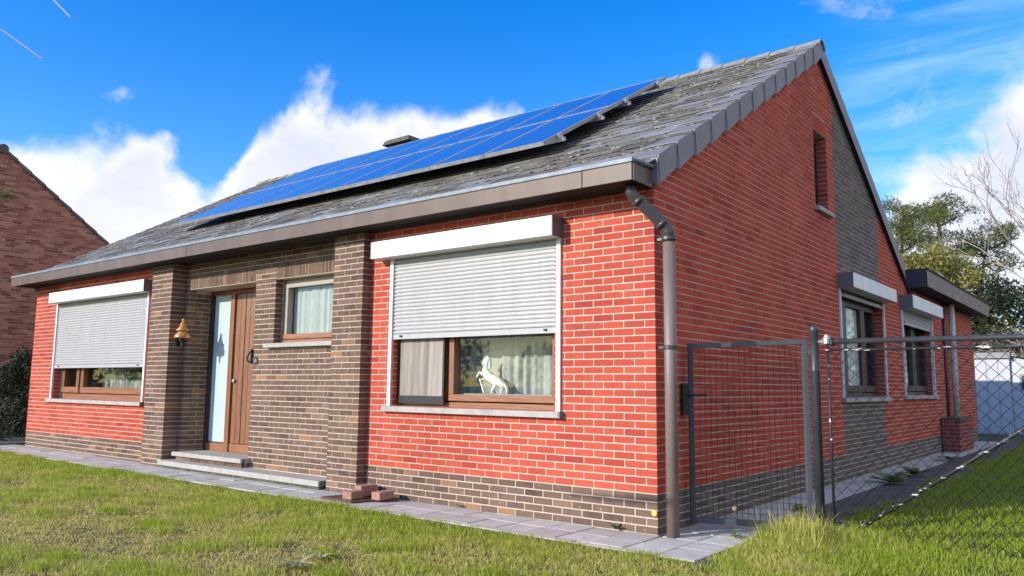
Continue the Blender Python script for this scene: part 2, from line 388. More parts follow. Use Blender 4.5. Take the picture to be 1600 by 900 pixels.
def leaf_mat(name, a, b_, tr=0.3, rough=0.6):
    m = bpy.data.materials.new(name); m.use_nodes = True; nt = m.node_tree; nt.nodes.clear(); L = nt.links
    at = nt.nodes.new('ShaderNodeAttribute'); at.attribute_name = 'tint'
    mx = nt.nodes.new('ShaderNodeMix'); mx.data_type = 'RGBA'; L.new(at.outputs['Fac'], mx.inputs[0]); mx.inputs[6].default_value = (*a, 1); mx.inputs[7].default_value = (*b_, 1)
    d = nt.nodes.new('ShaderNodeBsdfPrincipled'); d.inputs['Roughness'].default_value = rough; d.inputs['Specular IOR Level'].default_value = 0.3; t = nt.nodes.new('ShaderNodeBsdfTranslucent'); L.new(mx.outputs[2], d.inputs[0]); L.new(mx.outputs[2], t.inputs[0])
    s = nt.nodes.new('ShaderNodeMixShader'); s.inputs[0].default_value = tr; L.new(d.outputs[0], s.inputs[1]); L.new(t.outputs[0], s.inputs[2])
    o = nt.nodes.new('ShaderNodeOutputMaterial'); L.new(s.outputs[0], o.inputs[0]); return m
def grass_mat():
    m = leaf_mat('grass_blades', (0.30, 0.42, 0.015), (0.74, 0.62, 0.22), 0.4)
    return m
GRASS = grass_mat()
PINE = leaf_mat('pine_needles', (0.050, 0.083, 0.026), (0.24, 0.25, 0.072), 0.25)
CEDAR = leaf_mat('yellow_green_foliage', (0.09, 0.095, 0.02), (0.40, 0.35, 0.085), 0.25)
DARKLEAF = leaf_mat('dark_foliage', (0.008, 0.014, 0.007), (0.028, 0.042, 0.016), 0.15)
WEED = leaf_mat('weed_leaf', (0.10, 0.17, 0.03), (0.26, 0.30, 0.10), 0.25)
MULLEIN = leaf_mat('mullein_leaf', (0.34, 0.34, 0.17), (0.60, 0.55, 0.34), 0.2, 0.9)
DRY = leaf_mat('dry_stalk', (0.22, 0.15, 0.08), (0.40, 0.30, 0.18), 0.2)
BARK = material('bark', (0.12, 0.085, 0.06), 0.9, var=(0.20, 0.13, 0.085), nscale=8, bump=0.5, bscale=12)
PALEBARK = material('pale_bark', (0.36, 0.30, 0.22), 0.9, var=(0.24, 0.19, 0.14), nscale=8)
GROUND = material('lawn_soil', (0.055, 0.055, 0.018), 0.95, var=(0.11, 0.085, 0.045), nscale=1.2, bump=0.6, bscale=25)
DIRT = material('mossy_dirt', (0.060, 0.058, 0.052), 0.95, var=(0.13, 0.125, 0.11), nscale=5, bump=0.9, bscale=22)
TRAIL = material('vapour_white', (0.9, 0.9, 0.9), 1.0)

# ------------------------------------------------------------------ ground and paving
def ground_z(x, y):
    return -0.03 + 0.0042*np.clip(-x, 0, 13) + 0.012*np.sin(x*1.7+0.6)*np.cos(y*1.3)
gb = MB()
def grid(x0, x1, y0, y1, n, mfun):
    xs = np.linspace(x0, x1, n); ys = np.linspace(y0, y1, n)
    X, Y = np.meshgrid(xs, ys, indexing='ij'); V = np.stack([X, Y, mfun(X, Y)], -1).reshape(-1, 3)
    i, j = np.meshgrid(np.arange(n-1), np.arange(n-1), indexing='ij'); a = (i*n+j).ravel()
    return V, np.stack([a, a+n, a+n+1, a+1], 1)
def gfun(X, Y):
    R = np.hypot(X, Y); near = np.clip(1-(R-40)/40, 0, 1)
    return ground_z(X, Y)*near - 0.06*(1-near)
ax = np.concatenate([-np.geomspace(3000, 22, 14), np.linspace(-20, 20, 90), np.geomspace(22, 3000, 14)])
X, Y = np.meshgrid(ax, ax, indexing='ij'); V = np.stack([X, Y, gfun(X, Y)], -1).reshape(-1, 3); n_ = len(ax)
i_, j_ = np.meshgrid(np.arange(n_-1), np.arange(n_-1), indexing='ij'); a_ = (i_*n_+j_).ravel()
np_mesh('ground', V, np.stack([a_, a_+n_, a_+n_+1, a_+1], 1), GROUND, smooth=True, kind='structure')

def pave_z(x): return 0.0045*max(0.0, -x)
pav = MB()
for k in range(13):
    xa, xb = -12.4 + k*1.02, -12.4 + (k+1)*1.02
    pav.hexa([(xa,-.69,-.1),(xb,-.69,-.1),(xb,0.1,-.1),(xa,0.1,-.1),(xa,-.69,pave_z(xa)-.008),(xb,-.69,pave_z(xb)-.008),(xb,0.1,pave_z(xb)-.008),(xa,0.1,pave_z(xa)-.008)])
pav.box(0.02, 0.62, 0.1, 1.2, -.1, -.0085).box(0.02, 0.47, 1.2, 15.6, -.1, -.0087)
pavement = pav.build('pavement', PAVE_BASE, kind='structure')
slab_mesh = {}
def slab(x0, x1, y0, y1, dz=0.0):
    w, d = round(x1-x0, 3), round(y1-y0, 3)
    if (w, d) not in slab_mesh:
        b = MB(); e = 0.004
        b.hexa([(-w/2,-d/2,-.05),(w/2,-d/2,-.05),(w/2,d/2,-.05),(-w/2,d/2,-.05),(-w/2+e,-d/2+e,0),(w/2-e,-d/2+e,0),(w/2-e,d/2-e,0),(-w/2+e,d/2-e,0)])
        slab_mesh[(w, d)] = b.mesh('paving_slab', PAVE)
    o = bpy.data.objects.new('paving_slab', slab_mesh[(w, d)]); col.objects.link(o); o.parent = pavement
    xm = (x0+x1)/2
    o.location = (xm, (y0+y1)/2, pave_z(xm) + dz + rnd.uniform(-.003, .003)); o.rotation_euler = (rnd.uniform(-.006, .006), rnd.uniform(-.006, .006) + 0.0045*(xm < 0), rnd.uniform(-.004, .004))
J = 0.006
for i in range(45):
    x1 = 0.62 - i*0.295; x0 = x1 - 0.295
    if x0 < -12.5: break
    slab(x0+J/2, x1-J/2, -.295+J/2, -.004); slab(x0+J/2, x1-J/2, -.59+J/2, -.295-J/2)
for i in range(14):
    x1 = 0.62 - i*0.98; slab(x1-.98+J/2, x1-J/2, -.665, -.59-J/2, 0.004)
for j in range(4):
    for i in range(2): slab(.03+i*.295+J/2, .03+(i+1)*.295-J/2, .0+j*.3+J/2, .3+j*.3-J/2)
for j in range(48):
    slab(.03+J/2, .45, 1.2+j*.3+J/2, 1.5+j*.3-J/2)
ds = MB()
for j in range(40):
    y0, y1 = 1.25+j*.4, 1.65+j*.4
    a0, a1 = .46, .46
    w0, w1 = .92+.10*math.sin(y0*1.9)+.05*math.sin(y0*5), .92+.10*math.sin(y1*1.9)+.05*math.sin(y1*5)
    ds.hexa([(a0,y0,-.1),(w0,y0,-.1),(w1,y1,-.1),(a1,y1,-.1),(a0,y0,-.012),(w0,y0,-.016),(w1,y1,-.016),(a1,y1,-.012)])
ds.build('dirt_path', DIRT, kind='structure')
# strip of bare ground at the left house corner
MB().box(-16, -12.42, -.25, 1.0, -.1, .07).build('gravel_strip', DIRT, kind='structure')

# ------------------------------------------------------------------ brick laying
C = 0.06219
BRICKS = []      # (score, wall part, kind, centre, length, height, depth, rotz)
class Wall:
    """a flat wall: u along the wall, outward normal, bricks proud of a mortar core"""
    def __init__(s, part, origin, U, N, facing):
        s.part, s.o, s.U, s.N, s.face = part, np.array(origin, float), np.array(U, float), np.array(N, float), facing
        s.rot = math.atan2(s.U[1], s.U[0])
    def brick(s, u0, u1, z0, z1, kind, depth=0.1):
        jit = rnd.uniform(-.0015, .0015)
        c = s.o + s.U*((u0+u1)/2) - s.N*(depth/2 - jit) + np.array([0, 0, (z0+z1)/2])
        q = px(c + s.N*depth/2)
        sc = 0
        if q and -20 < q[0] < 1620 and -20 < q[1] < 920:
            v = np.array(CAM_P) - c; v /= np.linalg.norm(v)
            sc = (u1-u0)*(z1-z0)*max(0.05, float(v @ s.N))/q[2]**2
        BRICKS.append((sc, s.part, kind, tuple(c), round(u1-u0, 3), round(z1-z0, 4), depth, s.rot))
    def lay(s, u0, u1, c0, c1, kindf, module=0.195, phase=0.0, openings=(), top=None, depth=0.1, joint=0.0105, zoff=0.0, course=C):
        for k in range(c0, c1):
            z0 = zoff + k*course + joint/2; z1 = zoff + (k+1)*course - joint/2; zm = (z0+z1)/2
            a, b = u0, u1
            if top:
                a, b = top(zm, u0, u1)
                if b - a < .02: continue
            segs = [(a, b)]
            for (oa, ob, oz0, oz1) in openings:
                if oz0 < zm < oz1:
                    ns = []
                    for (p, q) in segs:
                        if ob <= p or oa >= q: ns.append((p, q)); continue
                        if oa > p: ns.append((p, oa))
                        if ob < q: ns.append((ob, q))
                    segs = ns
            kd = None
            ph = phase + (module/2 if k % 2 else 0)
            for (p, q) in segs:
                n0 = math.floor((p - ph)/module) - 1
                x = ph + n0*module
                start = p
                while x < q:
                    aa, bb = start, min(x+module, q)
                    if bb - p < .055 and q - p > .06: x += module; continue
                    if q - bb < .055: bb = q
                    if bb - aa > .03:
                        start = bb
                        ja = joint/2 if (aa > p + 1e-6) else 0.0
                        jb = joint/2 if (bb < q - 1e-6) else 0.0
                        s.brick(aa+ja, bb-jb, z0, z1, kindf((aa+bb)/2, zm, k), depth)
                        if bb >= q: break
                    x += module
def core(part_name, parent, mat, breaks_u, zfun, openings, P, thick, bottom=-0.1):
    """mortar wall with openings: strips between breaks, each cut by the openings it crosses"""
    openings = [(o[0]-MR, o[1]+MR, o[2], o[3]) for o in openings]
    us = sorted(set([round(b, 5) for b in breaks_u] + [round(e, 5) for o in openings for e in o[:2] if breaks_u[0] < e < breaks_u[-1]]))
    mb = MB()
    for a, b in zip(us[:-1], us[1:]):
        m = (a+b)/2
        z = [(bottom, None)]
        cuts = sorted([(o[2], o[3]) for o in openings if o[0] <= m <= o[1]])
        zlo = bottom
        spans = []
        for (c0, c1) in cuts: spans.append((zlo, zlo, c0, c0)); zlo = c1
        spans.append((zlo, zlo, zfun(a), zfun(b)))
        for (l0, l1, h0, h1) in spans:
            mb.hexa([P(a, 0, l0), P(b, 0, l1), P(b, thick, l1), P(a, thick, l0), P(a, 0, h0), P(b, 0, h1), P(b, thick, h1), P(a, thick, h0)])
    return mb.build(part_name, mat, parent)

# ------------------------------------------------------------------ the house
house = thing('brick_house', 'long single storey red brick house with mossy slate roof and brown plinth, filling the photo', 'house')
S = 0.577; RZ = 3.02; YR = 4.47; XL, XR = -12.06, 0.05     # roof plane z = RZ + S*y up to the ridge at YR
MR = 0.0032                                               # mortar lies this far behind the brick faces
WTOP = 2.80
PLX0, PLX1, PRX0, PRX1 = -7.80, -7.262, -3.862, -3.383     # entrance piers
PY, EY = -0.11, 0.10                                      # pier face, entrance wall face
WR = (-3.0, -0.985, 0.925, 2.43); WLf = (-11.02, -8.10, 0.865, 2.43)
front_open = [WR, WLf]
def Pf(u, d, z): return (u, MR + d, z)
red_part = core('front_wall', house, MORTAR, [-11.95, PLX0], lambda u: WTOP, [WLf], Pf, 0.28)
red_part_r = core('front_wall', house, MORTAR, [PRX1, 0.0-MR], lambda u: WTOP, [WR], Pf, 0.28)
MB().box(-.28, -MR, .0055, .285, WTOP+.001, WTOP+.12).build('corner_block', MORTAR, house)
def fk(u, z, k): return 'brown' if k < 5 else 'red'
wf_l = Wall(red_part, (0, 0, 0), (1, 0, 0), (0, -1, 0), 'front'); wf_r = Wall(red_part_r, (0, 0, 0), (1, 0, 0), (0, -1, 0), 'front')
for w, a, b, op in ((wf_l, -11.95, PLX0, [WLf]), (wf_r, PRX1, 0.0, [WR])):
    w.lay(a, b, 0, 5, fk, 0.2, 0.0 if b == 0.0 else PLX0, op)
    w.lay(a, b, 5, 45, fk, 0.195, -0.0975 if b == 0.0 else PLX0, op)
# entrance wall, set back behind the two piers
DOOR = (-7.165, -5.62, 0.0, 2.405); SMW = (-5.205, -3.98, 1.625, 2.405)
def Pe(u, d, z): return (u, EY + MR + d, z)
ent = core('entrance_wall', house, MORTAR, [PLX1-.1, PRX0+.1], lambda u: WTOP, [DOOR, SMW], Pe, 0.36)
we = Wall(ent, (0, EY, 0), (1, 0, 0), (0, -1, 0), 'front')
SOL = [(DOOR[0], DOOR[1], 2.40, 2.615), (SMW[0], SMW[1], 2.40, 2.615)]
we.lay(PLX1, PRX0, 0, 45, lambda u, z, k: 'brown', 0.2, PLX1+.04, [DOOR, SMW]+SOL)
for (a, b, z0, z1) in SOL:
    x = a
    while x + .055 < b:
        we.brick(x+.004, x+.057, z0+.012, z1-.006, 'brown'); x += 0.0615
# door reveal (left, visible) and back of the recess
REV = MB().box(DOOR[0]-.002, DOOR[0]+.004, EY+.11, 0.46, .0, 2.404)
rev_part = REV.build('reveal_wall', MORTAR, house)
wr = Wall(rev_part, (DOOR[0]+.009, EY, 0), (0, 1, 0), (1, 0, 0), 'right')
wr.lay(0.106, 0.36, 3, 38, lambda u, z, k: 'brown', 0.2, 0.1, depth=0.012)
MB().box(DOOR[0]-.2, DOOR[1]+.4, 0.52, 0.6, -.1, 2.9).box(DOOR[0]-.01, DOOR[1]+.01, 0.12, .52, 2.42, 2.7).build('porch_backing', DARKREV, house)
# piers
for (a, b) in ((PLX0, PLX1), (PRX0, PRX1)):
    pm = MB().box(a+MR, b-MR, PY+MR, 0.09 if b == PRX1 else EY, -.1, WTOP).build('entrance_pier', MORTAR, house)
    wp = Wall(pm, (0, PY, 0), (1, 0, 0), (0, -1, 0), 'front')
    wp.lay(a, b, 0, 45, lambda u, z, k: 'brown', 0.2, a + (0.0 if a == PLX0 else .08), depth=.208 if b == PLX1 else .108)

# gable and annexe wall, x = 0, facing right
GB = 8.98; AX1 = 15.55
UND = 2.835
def rake(y): return (UND + S*y) if y < YR else (UND + S*(2*YR - y))
G1 = (5.12, 7.24, 1.035, 2.44); G2 = (8.46, 10.86, 1.055, 2.46); GS = (4.215, 4.725, 3.40, 4.385)
def Pg(u, d, z): return (-MR - d, u, z)
gab = core('gable_wall', house, MORTAR, [0.2855, YR, GB], lambda u: rake(u)+.03, [G1, GS, (8.46, 9.5, 1.055, 2.46)], Pg, 0.28)
ann = core('annexe_wall', house, MORTAR, [GB, AX1], lambda u: 2.86, [(8.0, 10.86, 1.055, 2.46)], Pg, 0.28)
wg = Wall(gab, (0, 0, 0), (0, 1, 0), (1, 0, 0), 'right'); wa = Wall(ann, (0, 0, 0), (0, 1, 0), (1, 0, 0), 'right')
def gk(u, z, k):
    if k < 5: return 'grey'
    if 5.02 < u < 7.16: return 'grey'
    return 'red'
def gtop(zm, a, b):
    if zm < UND: return a, b
    y = (zm - UND)/S
    return max(a, y), min(b, 2*YR - y)
GOP = [G1, GS, G2]
wg.lay(.1, GB, 0, 5, gk, 0.2, 0.1, GOP, depth=.125)
for (ga, gb_) in ((.0975, 5.02), (5.02, 7.165), (7.165, GB)):
    wg.lay(ga, gb_, 5, 86, gk, 0.195, .0, GOP + [(GS[0]-.03, GS[1]+.03, 4.385, 4.60)], lambda zm, a, b: (max(a, gtop(zm, a, b)[0]), min(b, gtop(zm, a, b)[1])), depth=.125)
wa.lay(GB, AX1, 0, 5, gk, 0.2, .1, [G2], depth=.125); wa.lay(GB, AX1, 5, 46, gk, 0.195, .0, [G2], depth=.125)
y = GS[0]-.02
while y < GS[1]:
    wg.brick(y+.004, y+.056, 4.39, 4.59, 'red'); y += .062
# reveals of gable openings: brick returns seen on the far side
for (o, part, w) in ((G1, gab, wg), (G2, ann, wa), (GS, gab, wg)):
    rw = Wall(part, (-.0, o[1], 0), (-1, 0, 0), (0, -1, 0), 'front')
# chimney block, annexe etc. come below; other walls close the box
mb = MB().box(-11.95, -11.67, .29, GB, -.1, WTOP)
mb.prism([(-11.95, 0.3, WTOP), (-11.95, 2*YR-.3, WTOP), (-11.95, YR, rake(YR)+.1)], (.28, 0, 0))
mb.build('side_wall', MORTAR, house)
MB().box(-11.67, -.29, GB-.28, GB-.002, -.1, 2.79).build('rear_wall', MORTAR, house)
MB().box(-6, -.29, AX1-.28, AX1-.002, -.1, 2.84).box(-6.0, -5.7, GB+.01, AX1-.29, -.1, 2.84).build('annexe_rear_wall', MORTAR, house)
MB().box(-11.66, -.3, .3, GB-.3, -.2, .05).build('floor_slab', PLASTER, house)
MB().box(-11.66, -.3, .3, GB-.3, 2.62, 2.72).build('ceiling_board', PLASTER, house)
MB().box(-11.66, -.3, 1.6, 1.7, .06, 2.61).box(-1.6, -1.5, 1.71, GB-.3, .06, 2.61).build('partition_wall', PLASTER, house)

# roof slab, slates, moss
roofm = MB()
n_ = Vector((0, -S, 1)).normalized(); sl_ = Vector((0, 1, S)).normalized()
def RP(x, s, h, back=False):     # s metres up the slope from y = -0.22
    y = -.22 + s*sl_.y + h*n_.y; z = RZ - .03 + S*(-.22) + s*sl_.z + h*n_.z
    return (x, 2*YR - y, z) if back else (x, y, z)
SL = (YR + .22)/sl_.y
roofm.hexa([RP(XL,0,-.14), RP(-.004,0,-.14), RP(-.004,SL,-.14), RP(XL,SL,-.14), RP(XL,0,0), RP(-.004,0,0), RP(-.004,SL,0), RP(XL,SL,0)])
roofm.hexa([RP(XL,.0,-.14,1), RP(XR-.015,.0,-.14,1), RP(XR-.015,SL-.002,-.14,1), RP(XL,SL-.002,-.14,1), RP(XL,.0,.012,1), RP(XR-.015,.0,.012,1), RP(XR-.015,SL,.012,1), RP(XL,SL,.012,1)])
roof = roofm.build('roof', UNDER, house)
EXPO, SWID = 0.2, 0.40
slates = []
rows = int(SL/EXPO)
for r in range(rows+1):
    s0 = r*EXPO; s1 = min(s0+.31, SL+.01)
    x = XL + (0 if r % 2 else -SWID/2)
    while x < XR:
        a, b = max(x+.003, XL), min(x+SWID-.003, XR-.002)
        if b - a > .05:
            lift = .023 + rnd.uniform(-.003, .006); sk = rnd.uniform(-.004, .004); ds_ = rnd.uniform(-.012, .012)
            slates.append((a, b, s0+ds_, s1, lift, sk))
        x += SWID
def slate_pts(t):
    a, b, s0, s1, lf, sk = t
    return [RP(a,s0+sk,lf-.006), RP(b,s0-sk,lf-.006), RP(b,s1,.002), RP(a,s1,.002), RP(a,s0+sk,lf+.002), RP(b,s0-sk,lf+.004), RP(b,s1,.009), RP(a,s1,.009)]
sc = []
for t in slates:
    c = RP((t[0]+t[1])/2, t[2]+.1, .02); q = px(c)
    hid = -9.0 < c[0] < -1.85 and .95 < c[1] < 3.5
    v = np.array(CAM_P)-np.array(c); d_ = np.linalg.norm(v); v /= d_
    sc.append(0 if (not q or hid) else (t[1]-t[0])*max(.02, float(v @ np.array(n_)))/q[2]**2)
order = sorted(range(len(slates)), key=lambda i: -sc[i])
for i in order[:300]:
    P8 = slate_pts(slates[i]); c = np.mean(P8, 0)
    o = MB().hexa([np.subtract(q, c) for q in P8]).build('slate', M_SLATE['object'], roof); o.location = c
f = MB()
for i in order[300:]: f.hexa(slate_pts(slates[i]))
f.build('slate_field', M_SLATE['island'], roof, kind='stuff')
mo = MB()
for k in range(34000):
    x = rnd.uniform(XL, XR-.1); row = rnd.randint(0, rows-1)
    s = row*EXPO + (abs(rnd.gauss(0, .08)) + .004 if rnd.random() > .3 else rnd.uniform(-.022, .004))
    if math.sin(row*12.9898+math.floor((x-XL+(row%2)*.2)/SWID)*78.233)*43758.5 % 1 < .22: continue
    if s < 0: continue
    if s > SL-.1: continue
    if math.sin(x*2.1+row*.9)+math.sin(x*5.3-row*1.7)+.8*math.sin(x*15+row*5)+rnd.uniform(-1.2, 1.2) < -.6: continue
    c = Vector(RP(x, s, .022 - .09*max(0, s-row*EXPO)))
    if -8.7 < c.x < -2.3 and 1.2 < c.y < 3.4: continue
    rr = rnd.uniform(.006, .024); h = rr*rnd.uniform(.15, .45); b = len(mo.v); m = 5; ph = rnd.random()*6
    mo.v += [tuple(c + Vector((math.cos(ph+6.283*j/m)*rr*rnd.uniform(.8, 1.9), 0, 0)) + sl_*(math.sin(ph+6.283*j/m)*rr*rnd.uniform(.6, 1.1))) for j in range(m)] + [tuple(c + n_*h)]
    mo.f += [(b+j, b+(j+1) % m, b+m) for j in range(m)]
mo.build('moss', MOSS, roof, kind='stuff')
for i in range(13):   # verge tiles, front and back rake
    for back in (False, True):
        y0 = -.045 + i*.3473; y1 = y0 + .3473
        yy = lambda y: (2*YR - y) if back else y
        z0t, z1t = RZ + S*y0, RZ + S*y1
        gap = .004
        gap = .011
        pts = [(XR+.002, y0+gap, z0t-.212), (XR+.002, y1-.002, z1t-.212), (XR+.002, y1-.002, z1t+.012), (XR+.002, y0+gap, z0t+.012)]
        out = [(XR+.018, y0+gap+.022, z0t-.220), (XR+.008, y1-.002, z1t-.212), (XR+.008, y1-.002, z1t+.012), (XR+.016, y0+gap, z0t+.014)]
        P8 = [(p[0], yy(p[1]), p[2]) for p in pts] + [(p[0], yy(p[1]), p[2]) for p in out]
        if back and i == 0: continue
        MB().hexa(P8).build('verge_tile', VERGE, roof)
        if not back:
            z = RZ + S*y0
            nb = MB().hexa([RP(XR-.33,0,0)]*0 or [(XR-.30-.05*(i%2), y0+.02, RZ+S*(y0+.02)+.004), (XR+.012, y0+.02, RZ+S*(y0+.02)+.004), (XR+.012, y1-.12, RZ+S*(y1-.12)+.004), (XR-.18, y1-.12, RZ+S*(y1-.12)+.004),
                            (XR-.30-.05*(i%2), y0+.02, RZ+S*(y0+.02)+.010), (XR+.012, y0+.02, RZ+S*(y0+.02)+.010), (XR+.012, y1-.12, RZ+S*(y1-.12)+.010), (XR-.18, y1-.12, RZ+S*(y1-.12)+.010)])
            nb.build('edge_slate', ZINC_SLATE if False else VERGE, roof)
# dark board behind the verge tiles
vb = MB()
for back in (False, True):
    yy = lambda y: (2*YR - y) if back else y
    ya = -.04
    vb.hexa([(.001, yy(ya), RZ+S*ya-.19), (XR-.001, yy(ya), RZ+S*ya-.19), (XR-.001, yy(YR), RZ+S*YR-.19), (.001, yy(YR), RZ+S*YR-.19),
             (.001, yy(ya), RZ+S*ya-.05), (XR-.001, yy(ya), RZ+S*ya-.05), (XR-.001, yy(YR), RZ+S*YR-.05), (.001, yy(YR), RZ+S*YR-.05)])
vb.build('verge_board', UNDER, roof)
MB().box(.002, XR+.016, -.056, -.042, 2.775, 2.985).build('verge_end_cap', VERGE, roof)
RZT = RZ + S*YR - .025
for i in range(37):
    x1 = XR + .03 - i*.33; x0 = x1 - .345
    m = MB(); pf = [(-.135, -.075), (-.06, .005), (0, .03), (.06, .005), (.135, -.075)]
    A = [(x0, YR+a, RZT+b+.02) for a, b in pf]; B = [(x1, YR+a*1.06, RZT+b+.032) for a, b in pf]
    A2 = [(x0, YR+a*.85, RZT+b) for a, b in pf]; B2 = [(x1, YR+a*.9, RZT+b+.008) for a, b in pf]
    for j in range(4):
        m.quad(A[j], B[j], B[j+1], A[j+1]); m.quad(A2[j], A2[j+1], B2[j+1], B2[j]); m.quad(B[j], B2[j], B2[j+1], B[j+1]); m.quad(A[j], A[j+1], A2[j+1], A2[j])
    m.quad(A[0], A2[0], B2[0], B[0]); m.quad(A[4], B[4], B2[4], A2[4])
    m.build('ridge_tile', RIDGE, roof)
ch = MB().box(-8.25, -7.8, 4.85, 5.25, 5.2, 5.80).build('chimney', CONC, roof)
MB().hexa([(-8.40,4.62,5.80),(-7.65,4.62,5.80),(-7.65,5.40,5.80),(-8.40,5.40,5.80),(-8.35,4.67,5.91),(-7.70,4.67,5.91),(-7.70,5.35,5.91),(-8.35,5.35,5.91)]).build('chimney_cap', CONC, roof, bevel=.015)

# box gutter along the front: brown panels, zinc edge, dark soffit
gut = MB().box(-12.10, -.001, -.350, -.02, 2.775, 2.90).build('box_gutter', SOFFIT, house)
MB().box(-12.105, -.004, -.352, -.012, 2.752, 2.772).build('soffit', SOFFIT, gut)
for a, b in ((-.455, .003), (-6.49, -.461), (-9.6, -6.496), (-12.115, -9.606)):
    MB().box(a, b, -.365, -.3525, 2.744, 2.884).build('fascia_panel', BRONZE, gut, bevel=.003)
MB().box(-.0008, .012, -.351, -.046, 2.744, 2.888).build('fascia_panel', BRONZE, gut)
MB().box(-12.125, .014, -.374, -.345, 2.886, 2.924).box(-12.12, .012, -.344, -.18, 2.915, 2.923).build('gutter_edge', ZINC, gut, bevel=.004)
MB().tube([(.012, -.360, 2.906), (.020, -.2, 2.908), (.028, -0.04, 2.910)], .019, 8).build('gutter_end_roll', ZINC, gut, True)
MB().box(-12.115, -12.0, -.35, .1, 2.75, 2.77).box(-12.11, -11.95, -.02, .3, 2.70, 2.95).build('eaves_return', BRONZE, gut)

# downpipe at the corner
dp = MB().tube([(.112, .035, -.02), (.112, .035, 2.36)], .049, 14).build('downpipe', PIPE, house, True)
MB().tube([(-.10, -.20, 2.76), (-.10, -.20, 2.70), (-.085, -.185, 2.66), (.085, .01, 2.43), (.108, .031, 2.385), (.112, .035, 2.30)], [.047, .050, .050, .050, .053, .053], 14).build('pipe_elbow', PIPE_DARK, dp, True)
for q0, q1 in (((-.068, -.166, 2.637), (-.05, -.145, 2.613)), ((.062, -.017, 2.461), (.08, .004, 2.437))): MB().tube([q0, q1], .0555, 14).build('pipe_collar', PIPE_DARK, dp, True)
for z in (2.325, 1.452): MB().lathe((.112, .035, z), [(.055, -.016), (.060, -.012), (.060, .012), (.055, .016)], 14).box(.0, .07, .025, .045, z-.01, z+.01).build('pipe_bracket', PIPE_DARK, dp)

# ------------------------------------------------------------------ windows, shutters
def slat_mesh(length, pitch, horizontal_axis='x'):
    b = MB(); prof = [(0, 0), (-.007, pitch*.18), (-.0095, pitch*.45), (-.007, pitch*.74), (0, pitch*.92), (.004, pitch*.92), (.004, 0)]
    b.prism([(-length/2, y, z) for y, z in prof], (length, 0, 0)); return b
def rot_pt(p, side):        # local (u, d, z) with d outward negative -> world
    return p
def roller(name_box, W, H, Bx, z_bot, zb0, zb1, depth, place, pitch, box_seams=()):
    """place(u,d,z): wall coordinates, d > 0 outwards. W=(u0,u1) shutter curtain, Bx=(u0,u1) box"""
    part = None
    def hexb(u0, u1, d0, d1, z0, z1):
        return [place(u0,d0,z0), place(u1,d0,z0), place(u1,d1,z0), place(u0,d1,z0), place(u0,d0,z1), place(u1,d0,z1), place(u1,d1,z1), place(u0,d1,z1)]
    def hx(u0, u1, d0, d1, z0, z1): return MB().hexa(hexb(u0, u1, d0, d1, z0, z1))
    cuts = [Bx[0]+.006] + list(box_seams) + [Bx[1]-.006]
    box = MB()
    for a, b in zip(cuts[:-1], cuts[1:]): box.hexa(hexb(a+.001, b-.001, -.0, depth, zb0, zb1))
    part = box.build('shutter_box', WHITE_SIDE, house, bevel=.004)
    for a, b in ((Bx[0]-.002, Bx[0]+.005), (Bx[1]-.005, Bx[1]+.002)): hx(a, b, -.0, depth+.001, zb0-.001, zb1+.001).build('end_cap', GREYCAP, part)
    for a, b in ((W[0]-.045, W[0]), (W[1], W[1]+.045)): hx(a, b, -.03, .022, H[0], zb0-.001).build('guide_rail', WHITE_SIDE, part)
    n = int((zb0 - z_bot - .055)/pitch)
    sm = None
    Lg = W[1]-W[0]+.05; uc = (W[0]+W[1])/2
    z = z_bot
    hx(W[0]+.002, W[1]-.002, -.010, .004, z, z+.052).build('bottom_bar', WHITE, part, bevel=.002)
    for t in (.06, .94):
        u = W[0] + t*(W[1]-W[0]); hx(u-.014, u+.014, .0045, .02, z+.024, z+.040).build('stop', BLACKM, part)
    z += .054
    prof = [(-.006, 0), (.002, pitch*.12), (.0055, pitch*.42), (.003, pitch*.68), (-.006, pitch*.80), (-.0065, pitch*.999), (-.009, pitch*.999), (-.009, 0)]
    if n > 0:
        c0 = place(uc, 0, 0); mshape = MB()
        pl = [np.subtract(place(uc-Lg/2, d, zz), c0) for d, zz in prof]
        mshape.prism(pl, np.subtract(place(uc+Lg/2, 0, 0), place(uc-Lg/2, 0, 0)))
        sm = mshape.mesh('slat', WHITE, False)
        while z < zb0 + .01:
            o = bpy.data.objects.new('slat', sm); col.objects.link(o); o.parent = part; o.location = np.add(c0, (0, 0, z)); z += pitch
    return part
def pf_(u, d, z): return (u, -d, z)
def pg_(u, d, z): return (d, u, z)
roller('r', (-3.015, -.953), (.925, 2.43), (-3.215, -.895), 1.60, 2.435, 2.612, .165, pf_, .0385)
roller('l', (-11.035, -8.085), (.865, 2.42), (-11.06, -7.93), 1.355, 2.415, 2.585, .165, pf_, .0385)
roller('g', (5.06, 7.255), (1.03, 2.44), (4.98, 7.32), 2.36, 2.452, 2.645, .20, pg_, .0385, (6.35,))
roller('h', (8.50, 10.84), (1.05, 2.46), (8.40, 10.93), 2.22, 2.475, 2.69, .20, pg_, .0385)

